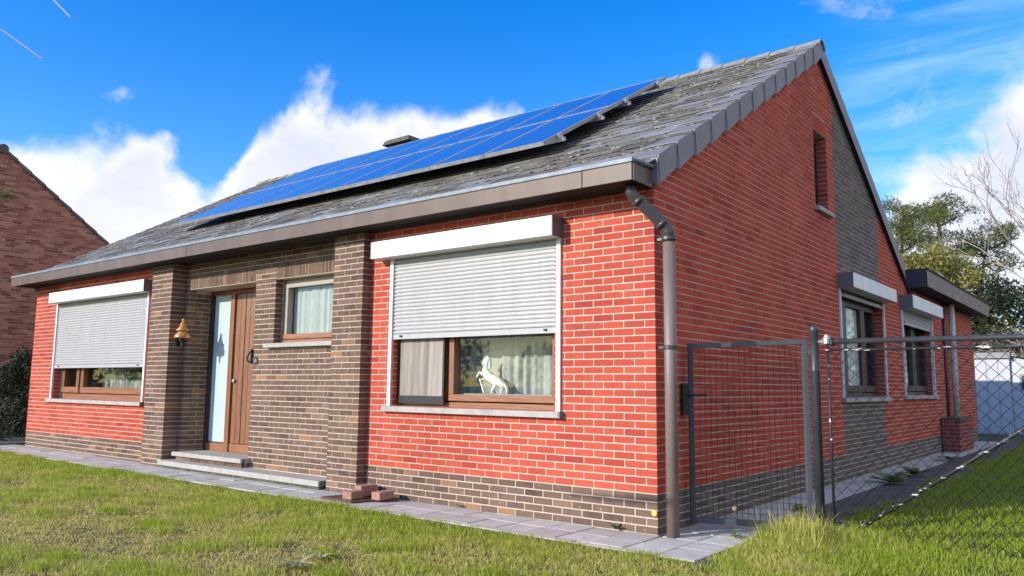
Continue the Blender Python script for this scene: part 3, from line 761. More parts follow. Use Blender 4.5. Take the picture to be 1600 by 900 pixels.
def sill(u0, u1, z0, z1, place, prot=.055, inn=.2):
    b = MB().hexa([place(u0,-inn,z0),place(u1,-inn,z0),place(u1,prot,z0),place(u0,prot,z0),place(u0,-inn,z1+.012),place(u1,-inn,z1+.012),place(u1,prot,z1),place(u0,prot,z1)])
    return b
sill(-3.11, -.90, .868, .921, pf_).build('window_sill', STONE, house, bevel=.004)
sill(-11.16, -8.045, .808, .860, pf_).build('window_sill', STONE, house, bevel=.004)
def pe_(u, d, z): return (u, EY-d, z)
sill(-5.32, -3.93, 1.568, 1.618, pe_, .07, .15).build('window_sill', STONE, house, bevel=.004)
sill(4.98, 7.36, .975, 1.03, pg_).build('window_sill', STONE, house, bevel=.004)
sill(8.38, 10.95, .995, 1.05, pg_).build('window_sill', STONE, house, bevel=.004)
sill(4.17, 4.80, 3.335, 3.39, pg_, .06).build('window_sill', STONE, house, bevel=.004)
MB().box(-.905, -.885, -.058, -.002, .866, .924).build('sill_end_cap', GREYCAP, house)
MB().box(-8.05, -8.03, -.058, -.002, .806, .863).build('sill_end_cap', GREYCAP, house)

def bx(place, u0, u1, d0, d1, z0, z1): return MB().hexa([place(u0,d0,z0),place(u1,d0,z0),place(u1,d1,z0),place(u0,d1,z0),place(u0,d0,z1),place(u1,d0,z1),place(u1,d1,z1),place(u0,d1,z1)])
def window(place, W, dp, sashes, fw=.055, sw=.06, mat=WOOD_H, matv=WOOD, basez=None, glass=GLASS):
    """outer frame at depth dp behind the wall face; sashes = list of (u0,u1,kind)"""
    u0, u1, z0, z1 = W
    fr = bx(place, u0+.002, u1-.002, -dp-.07, -dp, z0+.002, z0+fw).build('window', mat, house, bevel=.004)
    bx(place, u0+.002, u1-.002, -dp-.07, -dp, z1-fw, z1-.002).build('frame_head', mat, fr)
    bx(place, u0+.002, u0+fw, -dp-.07, -dp-.001, z0+fw, z1-fw).build('frame_jamb', matv, fr); bx(place, u1-fw, u1-.002, -dp-.07, -dp-.001, z0+fw, z1-fw).build('frame_jamb', matv, fr)
    for (a, b, kind) in sashes:
        zz0, zz1 = z0+fw+.012, z1-fw-.005
        s_ = bx(place, a, b, -dp-.065, -dp+.018, zz0, zz0+sw)
        s_.build('sash_rail', mat, fr, bevel=.006); bx(place, a, b, -dp-.065, -dp+.018, zz1-sw, zz1).build('sash_rail', mat, fr)
        bx(place, a, a+sw, -dp-.065, -dp+.0175, zz0+sw, zz1-sw).build('sash_stile', matv, fr, bevel=.004); bx(place, b-sw, b, -dp-.065, -dp+.0175, zz0+sw, zz1-sw).build('sash_stile', matv, fr, bevel=.004)
        bx(place, a+sw-.005, b-sw+.005, -dp-.03, -dp-.024, zz0+sw-.005, zz1-sw+.005).build('glass_pane', glass, fr)
        if kind == 'screen':
            bx(place, a-.02, b+.005, -dp+.035, -dp+.045, zz0+.045, zz1).build('insect_screen', SCREEN, fr)
            for (p, q, r1, r2) in ((a-.03, a-.008, zz0+.02, zz1), (b-.008, b+.016, zz0+.02, zz1)): bx(place, p, q, -dp+.03, -dp+.055, r1, r2).build('screen_frame', BLACKM, fr)
            bx(place, a-.03, b+.016, -dp+.03, -dp+.056, zz0-.035, zz0+.045).build('screen_frame', BLACKM, fr)
    return fr
window(pf_, (-3.0, -.985, .925, 2.43), .115, [(-2.965, -2.36, 'screen'), (-2.315, -1.01, 'fixed')], .05, .065)
window(pf_, (-11.02, -8.10, .865, 2.43), .125, [(-10.98, -10.36, 'open'), (-10.30, -8.13, 'fixed')], .085, .095)
PALE = material('pale_window_frame', (.36, .31, .265), .55)
window(pe_, SMW, .13, [(-5.155, -4.02, 'fixed')], .05, .045, PALE, PALE)
bx(pe_, -5.19, -4.0, -.125, -.098, 1.63, 1.665).build('frame_rail', WOOD_H, house, bevel=.005)
bx(pe_, -5.17, -4.0, -.115, -.10, 1.672, 1.735).build('frame_rail', WOOD_H, house, bevel=.005)
window(pg_, G1, .12, [(5.60, 6.50, 'fixed'), (6.52, 7.19, 'fixed')], .06, .09, WOOD_DARK, WOOD_DARK)
window(pg_, G2, .12, [(8.75, 9.75, 'fixed'), (9.78, 10.80, 'fixed')], .06, .09, WOOD_DARK, WOOD_DARK)
window(pg_, GS, .12, [(4.25, 4.69, 'fixed')], .035, .04, WOOD_DARK, WOOD_DARK)
bx(pg_, 5.125, 5.60, -.18, -.09, 1.04, 2.42).build('window_mullion', material('dark_grey_frame', (.055, .055, .058), .5), house)
bx(pg_, 8.465, 8.74, -.18, -.09, 1.06, 2.44).build('window_mullion', material('dark_grey_frame', (.055, .055, .058), .5), house)
# small entrance window: white inner sash and dark reveal
bx(pf_, -2.98, -1.0, -.36, -.2, 1.03, 1.062).build('window_board', STONE, house)
bx(pf_, -11.0, -8.12, -.36, -.2, .99, 1.03).build('window_board', STONE, house)

CURTAIN_W = material('white_side_curtain', (0.80, 0.80, 0.79), 0.9, var=(0.72, 0.72, 0.72), nscale=3)
def curtain(name, place, u0, u1, d, z0, z1, fold, amp, label, gaps=()):
    nu = int((u1-u0)/.012); us = np.linspace(u0, u1, nu); V = []; rr = random.Random(hash(label) % 1000 if False else int(u0*100))
    ph = 0; offs = []
    for u in us:
        ph += .012/fold*6.283*(1+.5*math.sin(u*7)); offs.append(amp*math.sin(ph)+amp*.35*math.sin(ph*2.3+1))
    for u, o in zip(us, offs): V += [place(u, -d+o, z0), place(u+.01*math.sin(u*9), -d+o*.6, z1)]
    a = np.arange(nu-1)*2
    o = np_mesh(name, np.array(V), np.stack([a, a+2, a+3, a+1], 1), CURTAIN if place is not pg_ else CURTAIN_W, smooth=True)
    return tag(o, label, 'curtain')
curtain('net_curtain', pf_, -2.92, -1.0, .42, 1.0, 2.5, .16, .028, 'pleated grey-white net curtain behind the rearing horse figurine in the right front window')
curtain('net_curtain', pf_, -9.95, -8.1, .44, 1.0, 2.5, .13, .028, 'pleated pale net curtain behind the crystal vase in the left front window')
curtain('net_curtain', pf_, -10.28, -10.02, .46, 1.0, 2.5, .13, .02, 'narrow pale curtain end left of the dark gap in the left front window')
curtain('net_curtain', pe_, -5.1, -3.9, .215, 1.6, 2.5, .11, .012, 'white net curtain in the small window beside the front door')
curtain('net_curtain', pg_, 5.2, 6.6, .185, 1.0, 2.5, .22, .03, 'white net curtain in the side window below the dark brick band')
curtain('net_curtain', pg_, 8.5, 9.6, .185, 1.0, 2.5, .22, .03, 'pale curtain in the half shuttered side window beside the white pipe')

# ------------------------------------------------------------------ front door
door = bx(pf_, DOOR[0]+.01, DOOR[1]-.01, -.52, -.44, .235, .245).build('front_door', WOOD, house)
YD = -.44
def db(u0, u1, d0, d1, z0, z1, name, m, bev=.004): return bx(pf_, u0, u1, d0, d1, z0, z1).build(name, m, door, bevel=bev)
db(DOOR[0]+.004, DOOR[0]+.05, -.51, -.42, .23, 2.40, 'door_jamb', WOOD_DARK)
db(-6.66, -6.565, -.51, -.415, .23, 2.40, 'door_jamb', WOOD); db(DOOR[0]+.05, DOOR[1], -.51, -.422, 2.345, 2.40, 'door_head', WOOD)
db(DOOR[0]+.05, -6.66, -.50, -.43, .23, .335, 'bottom_rail', WOOD_H); db(DOOR[0]+.05, -6.66, -.47, -.455, .335, 2.345, 'frosted_pane', FROST, 0)
db(DOOR[0]+.05, DOOR[0]+.075, -.47, -.44, .335, 2.345, 'glazing_bead', ANTH_D, 0); db(DOOR[0]+.05, -6.66, -.47, -.44, .335, .352, 'glazing_bead', ANTH_D, 0)
db(-6.555, DOOR[1]-.02, -.50, -.432, .235, .345, 'bottom_rail', WOOD_H)
for i in range(8):
    a = -6.545 + i*.112; db(a+.005, a+.106, -.50, -.435 + (.004 if i % 2 else 0), .35, 2.34, 'plank', WOOD, .006)
db(-6.555, DOOR[1]-.02, -.505, -.48, .35, 2.34, 'door_core', WOOD_DARK, 0)
kn = MB().lathe((0, 0, 0), [(.004, 0), (.026, .004), (.03, .018), (.02, .03), (.012, .034)], 12); kn.v = [(-6.50+x, .432-z, 1.17+y) for x, y, z in kn.v]
kn.build('door_knob', GALV, door, True)
# steps
st = MB().hexa([(-7.27, -.16, .062), (-3.93, -.16, .052), (-3.93, .16, .052), (-7.27, .16, .062), (-7.27, -.16, .125), (-3.93, -.16, .112), (-3.93, .16, .118), (-7.27, .16, .130)]).build('step', STONE, house, bevel=.006)
MB().box(-3.929, -3.915, -.158, -.05, .054, .110).build('step_end', GREYCAP, st)
MB().box(-7.25, -3.95, -.13, .15, -.05, .06).build('step_base', CONC, st)
st2 = MB().box(-7.16, -5.57, -.03, .46, .178, .232).build('step', STONE, house, bevel=.006)
MB().box(-5.569, -5.555, -.026, .02, .179, .229).build('step_end', GREYCAP, st2)
sb = MB().box(-7.12, -5.62, .02, .45, .0, .177).build('step_riser', MORTAR, st2)
for i in range(8): MB().box(-7.12+i*.19+.006, -7.12+(i+1)*.19-.006, .012, .05, .126, .172).build('brick', M_BROWN['object'], st2)

# house number
cu = bpy.data.curves.new('number', 'FONT'); cu.body = '34'; cu.size = .075; cu.extrude = .002; cu.align_x = 'CENTER'; cu.align_y = 'CENTER'
to = bpy.data.objects.new('tmp_number', cu); col.objects.link(to)
dg = bpy.context.evaluated_depsgraph_get(); nm = bpy.data.meshes.new_from_object(to.evaluated_get(dg)); bpy.data.objects.remove(to)
plate = MB().box(-5.60, -5.51, EY-.008, EY-.002, 1.37, 1.46).build('number_plate', BLACKM, house)
nm.materials.clear(); nm.materials.append(WHITE); no = bpy.data.objects.new('number', nm); no.location = (-5.555, EY-.0095, 1.415); no.rotation_euler = (math.radians(90), 0, 0); col.objects.link(no); no.parent = plate
hk = MB().tube([(-5.615, EY-.02, 1.55), (-5.63, EY-.05, 1.50), (-5.655, EY-.06, 1.45), (-5.64, EY-.05, 1.41), (-5.62, EY-.02, 1.395)], .010, 6).box(-5.635, -5.612, EY-.02, EY+.0, 1.38, 1.56).build('bell_pull', BLACKM, house)

# wall lamp
lamp = thing('wall_lamp', 'tiered amber glass wall lamp on a black bracket beside the front door', 'lamp', (-7.13, .012, 1.65))
def L_(mb, name, m, sm=False): o = mb.build(name, m, None, sm); keep(o, lamp); return o
wob = lambda w, i: .06*math.cos(6*w)
lc = (-7.13, .012, 0)
L_(MB().lathe(lc, [(.012, 2.05), (.022, 2.035), (.03, 2.015), (.018, 2.00)], 12), 'finial', AMBER, True)
L_(MB().lathe(lc, [(.02, 2.0), (.035, 1.975), (.052, 1.93), (.068, 1.895), (.105, 1.862), (.10, 1.852), (.05, 1.86)], 18, wob), 'upper_shade', AMBER, True)
L_(MB().lathe(lc, [(.05, 1.858), (.075, 1.83), (.10, 1.80), (.125, 1.765), (.118, 1.735), (.08, 1.742), (.03, 1.75)], 18, wob), 'lower_shade', AMBER, True)
for _o in lamp.children: _o.data.transform(Matrix.Translation((-7.13, .012, 1.74)) @ Matrix.Scale(.86, 4) @ Matrix.Translation((7.13, -.012, -1.74)))
L_(MB().lathe(lc, [(.05, 1.738), (.048, 1.70), (.02, 1.69), (.016, 1.61), (.004, 1.60)], 12).tube([(-7.13, .012, 1.70), (-7.20, .03, 1.70), (-7.262, .04, 1.70)], .012, 6).box(-7.262, -7.25, .005, .08, 1.63, 1.76), 'bracket', BLACKM)

# ------------------------------------------------------------------ annexe roof and pipes on the side
af = MB().hexa([(-6, 9.02, 2.88), (.30, 9.02, 2.88), (.30, 15.9, 2.88), (-6, 15.9, 2.88), (-6, 9.02, 3.14), (.30, 9.02, 3.14), (.30, 15.9, 3.10), (-6, 15.9, 3.10)]).build('annexe_roof', SOFFIT, house)
AFB = material('weathered_fascia', (.17, .132, .105), .7, var=(.34, .29, .235), nscale=6, bump=.3)
yb = [8.995, 11.3, 13.6, 15.92]
for a, b in zip(yb[:-1], yb[1:]): bx(pg_, a+.002, b-.002, .301, .322, 2.875, 3.15).build('fascia_board', AFB, af)
MB().box(.0015, .320, 8.985, 9.019, 2.865, 3.17).build('fascia_end', material('purple_brown_board', (.050, .032, .040), .6), af)
MB().box(-5, .335, 9.02, 15.93, 3.152, 3.185).build('roof_edge_trim', SOFFIT, af)
MB().box(.24, .34, 9.9, 10.35, 3.186, 3.215).build('loose_flashing', WHITE, af)
MB().tube([(.105, 12.35, .62), (.105, 12.35, 2.87)], .058, 12).build('waste_pipe', PIPE_WHITE, house, True)
MB().tube([(.026, 11.95, .05), (.026, 11.95, 2.87)], .024, 10).build('downpipe', PIPE_DARK, house, True)
MB().box(-.02, .006, 14.72, 14.95, 1.20, 1.42).build('air_vent', BLACKM, house)
pier = thing('brick_pier', 'low square dark red brick pier at the foot of the pale side pipe', 'pier', (.18, 11.8, 0))
pc = MB().box(.02, .325, 11.25, 12.58, -.05, .60).build('pier_core', MORTAR); keep(pc, pier)
PIERM = random_mat('pier_brick', [(0, (.20, .03, .028)), (.6, (.28, .045, .038)), (1, (.33, .06, .05))], 'object', bump=.2)
for k in range(8):
    z0 = .01+k*.073
    for (fx, a, b, ph) in (('s', 11.25, 12.58, 0), ('f', .02, .33, 1)):
        mod = .30 if fx == 's' else .2
        x = a - (mod/2 if (k+ph) % 2 else 0)
        while x < b:
            p, q = max(x, a)+.006, min(x+mod, b)-.006
            if q-p > .04:
                o = (MB().box(.322, .335, p, q, z0+.006, z0+.067) if fx == 's' else MB().box(p, q, 11.238, 11.252, z0+.006, z0+.067)).build('brick', PIERM)
                keep(o, pier)
            x += mod
keep(MB().box(.0, .355, 11.22, 12.61, .60, .635).build('capping', CONC, None, bevel=.01), pier)

# ------------------------------------------------------------------ bricks: the 300 largest single, the rest joined per wall
def emit_bricks(bricks, mats, limit):
    order = sorted(range(len(bricks)), key=lambda i: -bricks[i][0])
    meshes = {}; fields = {}
    for rank, i in enumerate(order):
        sc_, part, kind, c, w, h, d, rot = bricks[i]
        if rank < limit:
            key = (kind, w, h, d)
            if key not in meshes:
                e = .0022
                meshes[key] = MB().hexa([(-w/2,-d/2+e,-h/2),(w/2,-d/2+e,-h/2),(w/2,d/2,-h/2),(-w/2,d/2,-h/2),(-w/2,-d/2+e,h/2),(w/2,-d/2+e,h/2),(w/2,d/2,h/2),(-w/2,d/2,h/2)]) \
                    .hexa([(-w/2,-d/2+e,-h/2),(-w/2+e,-d/2,-h/2+e),(w/2-e,-d/2,-h/2+e),(w/2,-d/2+e,-h/2),(-w/2,-d/2+e,h/2),(-w/2+e,-d/2,h/2-e),(w/2-e,-d/2,h/2-e),(w/2,-d/2+e,h/2)]).mesh('brick', mats[kind]['object'])
            o = bpy.data.objects.new('brick', meshes[key]); col.objects.link(o); o.parent = part; o.location = c; o.rotation_euler = (0, 0, rot)
        else:
            fb = fields.setdefault((part.name, kind), (part, MB()))[1]
            ca, sa = math.cos(rot), math.sin(rot)
            P = []
            for (x, y_, z) in ((-w/2,-d/2,-h/2),(w/2,-d/2,-h/2),(w/2,d/2,-h/2),(-w/2,d/2,-h/2),(-w/2,-d/2,h/2),(w/2,-d/2,h/2),(w/2,d/2,h/2),(-w/2,d/2,h/2)):
                P.append((c[0]+x*ca-y_*sa, c[1]+x*sa+y_*ca, c[2]+z))
            fb.hexa(P)
    for (pn, kind), (part, fb) in fields.items(): fb.build('brick_field', mats[kind]['island'], part, kind='stuff')
emit_bricks(BRICKS, {'red': M_RED, 'brown': M_BROWN, 'grey': M_GREYB}, 292)

# ------------------------------------------------------------------ solar panels
PW, PH = .81, 1.58
plane_off = .16
base_s = 1.207
def panel_base():
    b = MB().box(-PW/2+.003, PW/2-.003, .003, PH-.003, -.03, .0)
    return b
cell_m = MB().box(-PW/2+.022, PW/2-.022, .022, PH-.022, -.03, .002).mesh('cell_sheet', CELL)
fr = MB(); t = .022
fr.box(-PW/2+.002, PW/2-.002, 0, t, -.035, .006).box(-PW/2+.002, PW/2-.002, PH-t, PH, -.035, .006).box(-PW/2+.002, -PW/2+t, t, PH-t, -.035, .006).box(PW/2-t, PW/2-.002, t, PH-t, -.035, .006)
frame_m = fr.mesh('frame', PFRAME)
ROT = math.atan(S)
rowname = ['lower', 'upper']; ordn = ['first', 'second', 'third', 'fourth', 'fifth', 'sixth', 'seventh', 'eighth', 'ninth']
for r in range(2):
    for k in range(9):
        xc = -1.645 - PW/2 - k*.8125
        q = RP(xc, base_s + r*(PH+.012), plane_off+.03)
        lab = f'blue solar panel in the {rowname[r]} row on the slate roof, {ordn[k]} from the gable end'
        if k == 8: lab = f'blue solar panel at the far left end of the {rowname[r]} row on the slate roof'
        t_ = thing('solar_panel', lab, 'solar panel', q, 'solar panels in two rows on the roof')
        t_.rotation_euler = (ROT, 0, 0)
        for nm_, me in (('cell_sheet', cell_m), ('frame', frame_m)):
            o = bpy.data.objects.new(nm_, me); col.objects.link(o); o.parent = t_
rails = thing('mounting_rails', 'aluminium rails with end clamps holding the solar panels above the slates', 'mounting rail', RP(-5, base_s, .1))
for s in (.3, 1.2, 1.9, 2.85):
    P8 = []
    for h in (.11, .147):
        P8 += [RP(-8.99, base_s+s-.02, h), RP(-1.575, base_s+s-.02, h), RP(-1.575, base_s+s+.02, h), RP(-8.99, base_s+s+.02, h)]
    keep(MB().hexa(P8).build('rail', GALV), rails)
    P8 = []
    for h in (.147, .20): P8 += [RP(-1.642, base_s+s-.03, h), RP(-1.605, base_s+s-.03, h), RP(-1.605, base_s+s+.03, h), RP(-1.642, base_s+s+.03, h)]
    keep(MB().hexa(P8).build('end_clamp', GALV), rails)
    for x in ((-2.4, -4.2, -6.0, -7.8) if s > 1 else ()): hk_ = MB().hexa([RP(x-.02, base_s+s-.06, .0), RP(x+.02, base_s+s-.06, .0), RP(x+.02, base_s+s+.02, .0), RP(x-.02, base_s+s+.02, .0), RP(x-.02, base_s+s-.06, (.111)), RP(x+.02, base_s+s-.06, (.111)), RP(x+.02, base_s+s+.02, (.111)), RP(x-.02, base_s+s+.02, (.111))]); keep(hk_.build('roof_hook', GALV), rails)

# ------------------------------------------------------------------ figurine and vase
def skin_fig(name, pts, edges, rad, mat, sub=1):
    m = bpy.data.meshes.new(name); m.from_pydata(pts, edges, []); m.update()
    o = bpy.data.objects.new(name, m); col.objects.link(o)
    sk = o.modifiers.new('skin', 'SKIN'); sk.use_smooth_shade = True
    lay_ = m.skin_vertices[0] if m.skin_vertices else None
    if lay_ is None:
        bpy.context.view_layer.objects.active = o
    for i, r in enumerate(rad):
        m.skin_vertices[0].data[i].radius = r if isinstance(r, tuple) else (r, r)
    m.skin_vertices[0].data[0].use_root = True
    ss = o.modifiers.new('sub', 'SUBSURF'); ss.levels = sub; ss.render_levels = sub
    m.materials.append(mat); return o
HX = 1.0
hp = [(.165, 0, .085), (.12, 0, .115), (.06, 0, .135), (.01, 0, .165), (-.02, 0, .20), (.0, 0, .245), (.015, 0, .285), (.0, 0, .31), (-.03, 0, .275), (-.045, 0, .245),
      (.17, .018, .05), (.14, .02, .025), (.15, .02, .0), (.10, -.018, .05), (.075, -.02, .02), (.085, -.02, .0),
      (.0, -.02, .14), (-.06, -.02, .19), (-.095, -.02, .135), (-.05, .02, .12), (-.10, .022, .13), (-.07, .022, .06), (-.045, .02, .0), (.20, 0, .075), (.225, 0, .04), (.222, 0, .0),
      (.03, 0, .30), (.035, 0, .25), (.03, 0, .205)]
he = [(0,1),(1,2),(2,3),(3,4),(4,5),(5,6),(6,7),(7,8),(8,9),(0,10),(10,11),(11,12),(1,13),(13,14),(14,15),(3,16),(16,17),(17,18),(3,19),(19,20),(20,21),(21,22),(0,23),(23,24),(24,25),(6,26),(26,27),(27,28)]
hr = [.036,.038,.038,.036,.030,.026,.024,.022,.018,.012,.022,.011,.011,.020,.010,.010,.016,.011,.010,.015,.010,.009,.010,.014,.013,.010,.014,.014,.010]
try:
    horse = skin_fig('horse_figurine', hp, he, hr, CERAMIC)
    horse.location = (-1.985, .285, 1.062); horse.scale = (1.14, 1.25, 1.12)
    tag(horse, 'white ceramic figurine of a rearing horse on the window board in the right front window', 'figurine')
except Exception as ex:
    print('horse failed', ex)
vase = MB().lathe((-9.0, .30, 1.03), [(.05, 0), (.055, .01), (.02, .03), (.018, .08), (.04, .11), (.075, .17), (.10, .25), (.115, .31), (.105, .31), (.09, .24), (.03, .12)], 14, lambda w, i: .08*math.cos(7*w)).build('crystal_vase', glass_mat('crystal', (.75, .82, .78)), None)
tag(vase, 'clear cut crystal vase on the window board in the left front window', 'vase')

# ------------------------------------------------------------------ gate and fence
GA, GBp = Vector((.055, .46, 0)), Vector((.845, 1.06, 0))
gate = thing('garden_gate', 'narrow dark steel gate of welded wire between house corner and round post', 'gate', (GA.x, GA.y, 0))
gdir = (GBp-GA).normalized(); gn = Vector((gdir.y, -gdir.x, 0)); GL = (GBp-GA).length
def gz(s, z): return z - .045*(1-s/GL)*(1 if z > .8 else -1)
def gp(s, o, z): q = GA + gdir*s + gn*o; return (q.x, q.y, gz(s, z))
def gbx(s0, s1, o0, o1, z0, z1, name, m):
    return keep(MB().hexa([gp(s0,o0,z0),gp(s1,o0,z0),gp(s1,o1,z0),gp(s0,o1,z0),gp(s0,o0,z1),gp(s1,o0,z1),gp(s1,o1,z1),gp(s0,o1,z1)]).build(name, m, None, bevel=.003), gate)
gbx(0, .04, -.02, .02, .0, 1.55, 'stile', ANTH_D); gbx(GL-.045, GL, -.02, .02, .0, 1.55, 'stile', ANTH)
gbx(.041, GL-.046, -.0195, .0195, 1.508, 1.548, 'top_rail', ANTH); gbx(.041, GL-.046, -.0195, .0195, .005, .05, 'bottom_rail', ANTH)
gbx(-.055, -.001, -.03, .03, .96, 1.22, 'lock_box', BLACKM)
hd = MB().tube([gp(.0, .02, 1.12), gp(.0, .07, 1.12), gp(.02, .075, 1.12), gp(.13, .075, 1.12)], .009, 6).build('handle', BLACKM); keep(hd, gate)
nv = 19
for i in range(1, nv):
    s = .041 + (GL-.087)*i/nv
    keep(MB().tube([gp(s, .003, .04), gp(s, .003, 1.515)], .0022, 4, False).build('wire', WIRE), gate)
for i in range(1, 29):
    z = .05 + i*.0503
    keep(MB().tube([gp(.03, -.0015, z), gp(GL-.03, -.0015, z)], .0019, 4, False).build('wire', WIRE), gate)

FY = 1.06; FX1 = 5.6
fence = thing('chain_link_fence', 'dark chain link fence with round corner post and peeling brace bar', 'fence', (.905, FY, 0))
def F_(mb, name, m, sm=False): return keep(mb.build(name, m, None, sm), fence)
F_(MB().lathe((.905, FY, 0), [(.036, -.05), (.036, 1.28), (.0375, 1.285), (.0375, 1.295), (.036, 1.30), (.036, 1.60), (.040, 1.605), (.041, 1.645), (.034, 1.655)], 16), 'post', ANTH_D, True)
F_(MB().tube([(1.05, FY, 1.525), (FX1, FY, 1.525)], .021, 12), 'top_rail', ANTH_D, True)
F_(MB().tube([(1.00, FY-.02, 1.455), (FX1, FY-.02, 1.455)], .011, 8), 'tension_bar', PEEL, True)
F_(MB().tube([(1.012, FY, -.02), (1.012, FY, 1.50)], .011, 8), 'stretcher_post', PEEL_POST, True)
F_(MB().tube([(1.03, FY-.01, -.07), (2.34, FY-.01, .872), (2.6, FY-.01, 1.06), (3.3, FY-.01, 1.52)], .0155, 8), 'brace', PEEL, True)
F_(MB().tube([(.935, FY, 1.525), (1.06, FY, 1.525)], .015, 8), 'rail_coupler', GALV, True)
F_(MB().lathe((1.005, FY, 1.50), [(.02, 0), (.034, .008), (.034, .055), (.022, .066), (.018, .08)], 10), 'clamp', GALV)
F_(MB().lathe((1.045, FY, 1.49), [(.012, 0), (.028, .01), (.030, .05), (.02, .06)], 10), 'clamp_bolt', BLACKM)
for z in (1.44, .75, .12): F_(MB().box(.848, .88, FY-.012, FY+.012, z-.02, z+.02), 'hinge', BLACKM)
F_(MB().lathe((3.3, FY, 0), [(.03, -.05), (.03, 1.6)], 12), 'post', ANTH_D, True); F_(MB().lathe((5.5, FY, 0), [(.03, -.05), (.03, 1.6)], 12), 'post', ANTH_D, True)
# diamond mesh: every wire zigzags from the ground to above the rail
zp = .0495; xp = .0495; ztop = 1.59
cl = MB()
nz_ = int((ztop+.03)/zp)
x = 1.02
wi = 0
while x < FX1:
    pts = []
    for k in range(nz_+1):
        pts.append((x + (xp if ((k+wi) % 2) else 0), FY + .010 + (.003 if (k % 2) == (wi % 2) else -.003), -.03 + k*zp))
    cl.tube(pts, .0029, 4, False)
    x += xp; wi += 1
# the neighbouring wires are mirrored so that they close into diamonds
cl2 = MB(); x = 1.02
cl.v = [v for v in cl.v]
F_(cl, 'chain_link_mesh', WIRE)['kind'] = 'stuff'

# ------------------------------------------------------------------ things on the paving
cover = thing('drain_cover', 'rusty broken iron drain cover on the paving below the right entrance pier', 'drain cover', (-3.1, -.3, .02))
keep(MB().hexa([(-3.40,-.48,.008),(-2.98,-.50,.008),(-2.80,-.10,.008),(-3.25,-.08,.008),(-3.40,-.48,.03),(-2.98,-.50,.03),(-2.80,-.10,.03),(-3.25,-.08,.03)]).build('plate', RUST), cover)
keep(MB().tube([(-3.43,-.50,.022),(-2.97,-.52,.026),(-2.78,-.09,.026),(-3.26,-.06,.026),(-3.43,-.50,.022)], .014, 6).build('rim', RUST), cover)
for i, (x, y_, z, rz, lab) in enumerate(((-3.10, -.38, .033, .15, 'loose dark sided brick at the front left edge of the rusty drain cover'), (-3.16, -.17, .036, -.1, 'loose pink brick standing tallest at the back of the rusty drain cover'), (-2.86, -.22, .033, .06, 'loose pink brick at the right edge of the rusty drain cover'))):
    b = MB().box(-.055, .055, -.10, .10, 0, .075 if i != 1 else .105).build('loose_brick', LOOSE, None, bevel=.005)
    b.location = (x, y_, z); b.rotation_euler = (0, 0, rz); tag(b, lab, 'brick', 'loose bricks on the drain cover')
mk = MB().lathe((0, 0, 0), [(.005, 0), (.022, 0), (.022, .006), (.012, .008), (.004, .009)], 14); mk.v = [(-.026+x, -.0015-z, .166+y_) for x, y_, z in mk.v]
tag(mk.build('survey_marker', YELLOW), 'small round yellow marker on the brown plinth at the house corner', 'marker')

# ------------------------------------------------------------------ foliage helpers
def leaf_quads(C_, size, up, n_rng, elong=2.0):
    """C_ (n,3) centres -> thin random triangles/quads"""
    n = len(C_); d = n_rng.normal(size=(n, 3)); d[:, 2] += up; d /= np.linalg.norm(d, axis=1)[:, None]
    e = n_rng.normal(size=(n, 3)); e -= d*(e*d).sum(1)[:, None]; e /= np.linalg.norm(e, axis=1)[:, None]
    sz = (size*n_rng.uniform(.6, 1.4, n))[:, None]
    V = np.stack([C_ - e*sz/elong*.5, C_ + d*sz*.55 - e*sz/elong*.1, C_ + d*sz, C_ + e*sz/elong*.5], 1).reshape(-1, 3)
    return V, np.arange(4*n).reshape(n, 4)
def crown(name, parent, clumps, per, size, mat, up=.3, flat=.6, elong=3.0, seed=0, tone=(0, 1)):
    g = np.random.default_rng(seed); Vs = []; T = []
    for (c, r) in clumps:
        n = int(per*r*r) + 6
        p = g.normal(size=(n, 3)); p /= np.linalg.norm(p, axis=1)[:, None]; p *= (g.uniform(.25, 1, n)**.5)[:, None]*r; p[:, 2] *= flat
        Vs.append(np.array(c) + p); base = g.uniform(*tone)
        T.append(np.clip(base + g.normal(0, .22, n), 0, 1))
    C_ = np.concatenate(Vs); T = np.repeat(np.concatenate(T), 4)
    V, F = leaf_quads(C_, size, up, g, elong)
    o = np_mesh(name, V, F, mat, tint=T); keep(o, parent); return o
def limb_tree(trunk_pts, r0, n_limb, reach, seed, zlo=.3, droop=0.0):
    g = random.Random(seed); m = MB(); n = len(trunk_pts)
    m.tube(trunk_pts, [r0*(1-.8*i/(n-1)) for i in range(n)], 8); tips = []
    for k in range(n_limb):
        t = zlo + (1-zlo)*(k+g.random())/n_limb; i = min(int(t*(n-1)), n-2); fct = t*(n-1)-i
        p = Vector(trunk_pts[i]).lerp(Vector(trunk_pts[i+1]), fct)
        a = g.uniform(0, 6.283); L = reach*(1.1-.65*t)*g.uniform(.6, 1.15)
        dirv = Vector((math.cos(a), math.sin(a), g.uniform(.1, .55)-droop)); q = [p + dirv*(L*u) + Vector((0, 0, .12*L*u*u)) for u in (0, .35, .7, 1)]
        m.tube(q, [r0*.32*(1-.75*u) for u in (0, .35, .7, 1)], 5); tips += [(q[1], .5), (q[2], .75), (q[3], 1)]
        b2 = q[2] + Vector((g.uniform(-1, 1), g.uniform(-1, 1), g.uniform(0, .6)))*L*.35
        m.tube([q[2], b2], [r0*.12, r0*.04], 4); tips.append((b2, .8))
    return m, tips
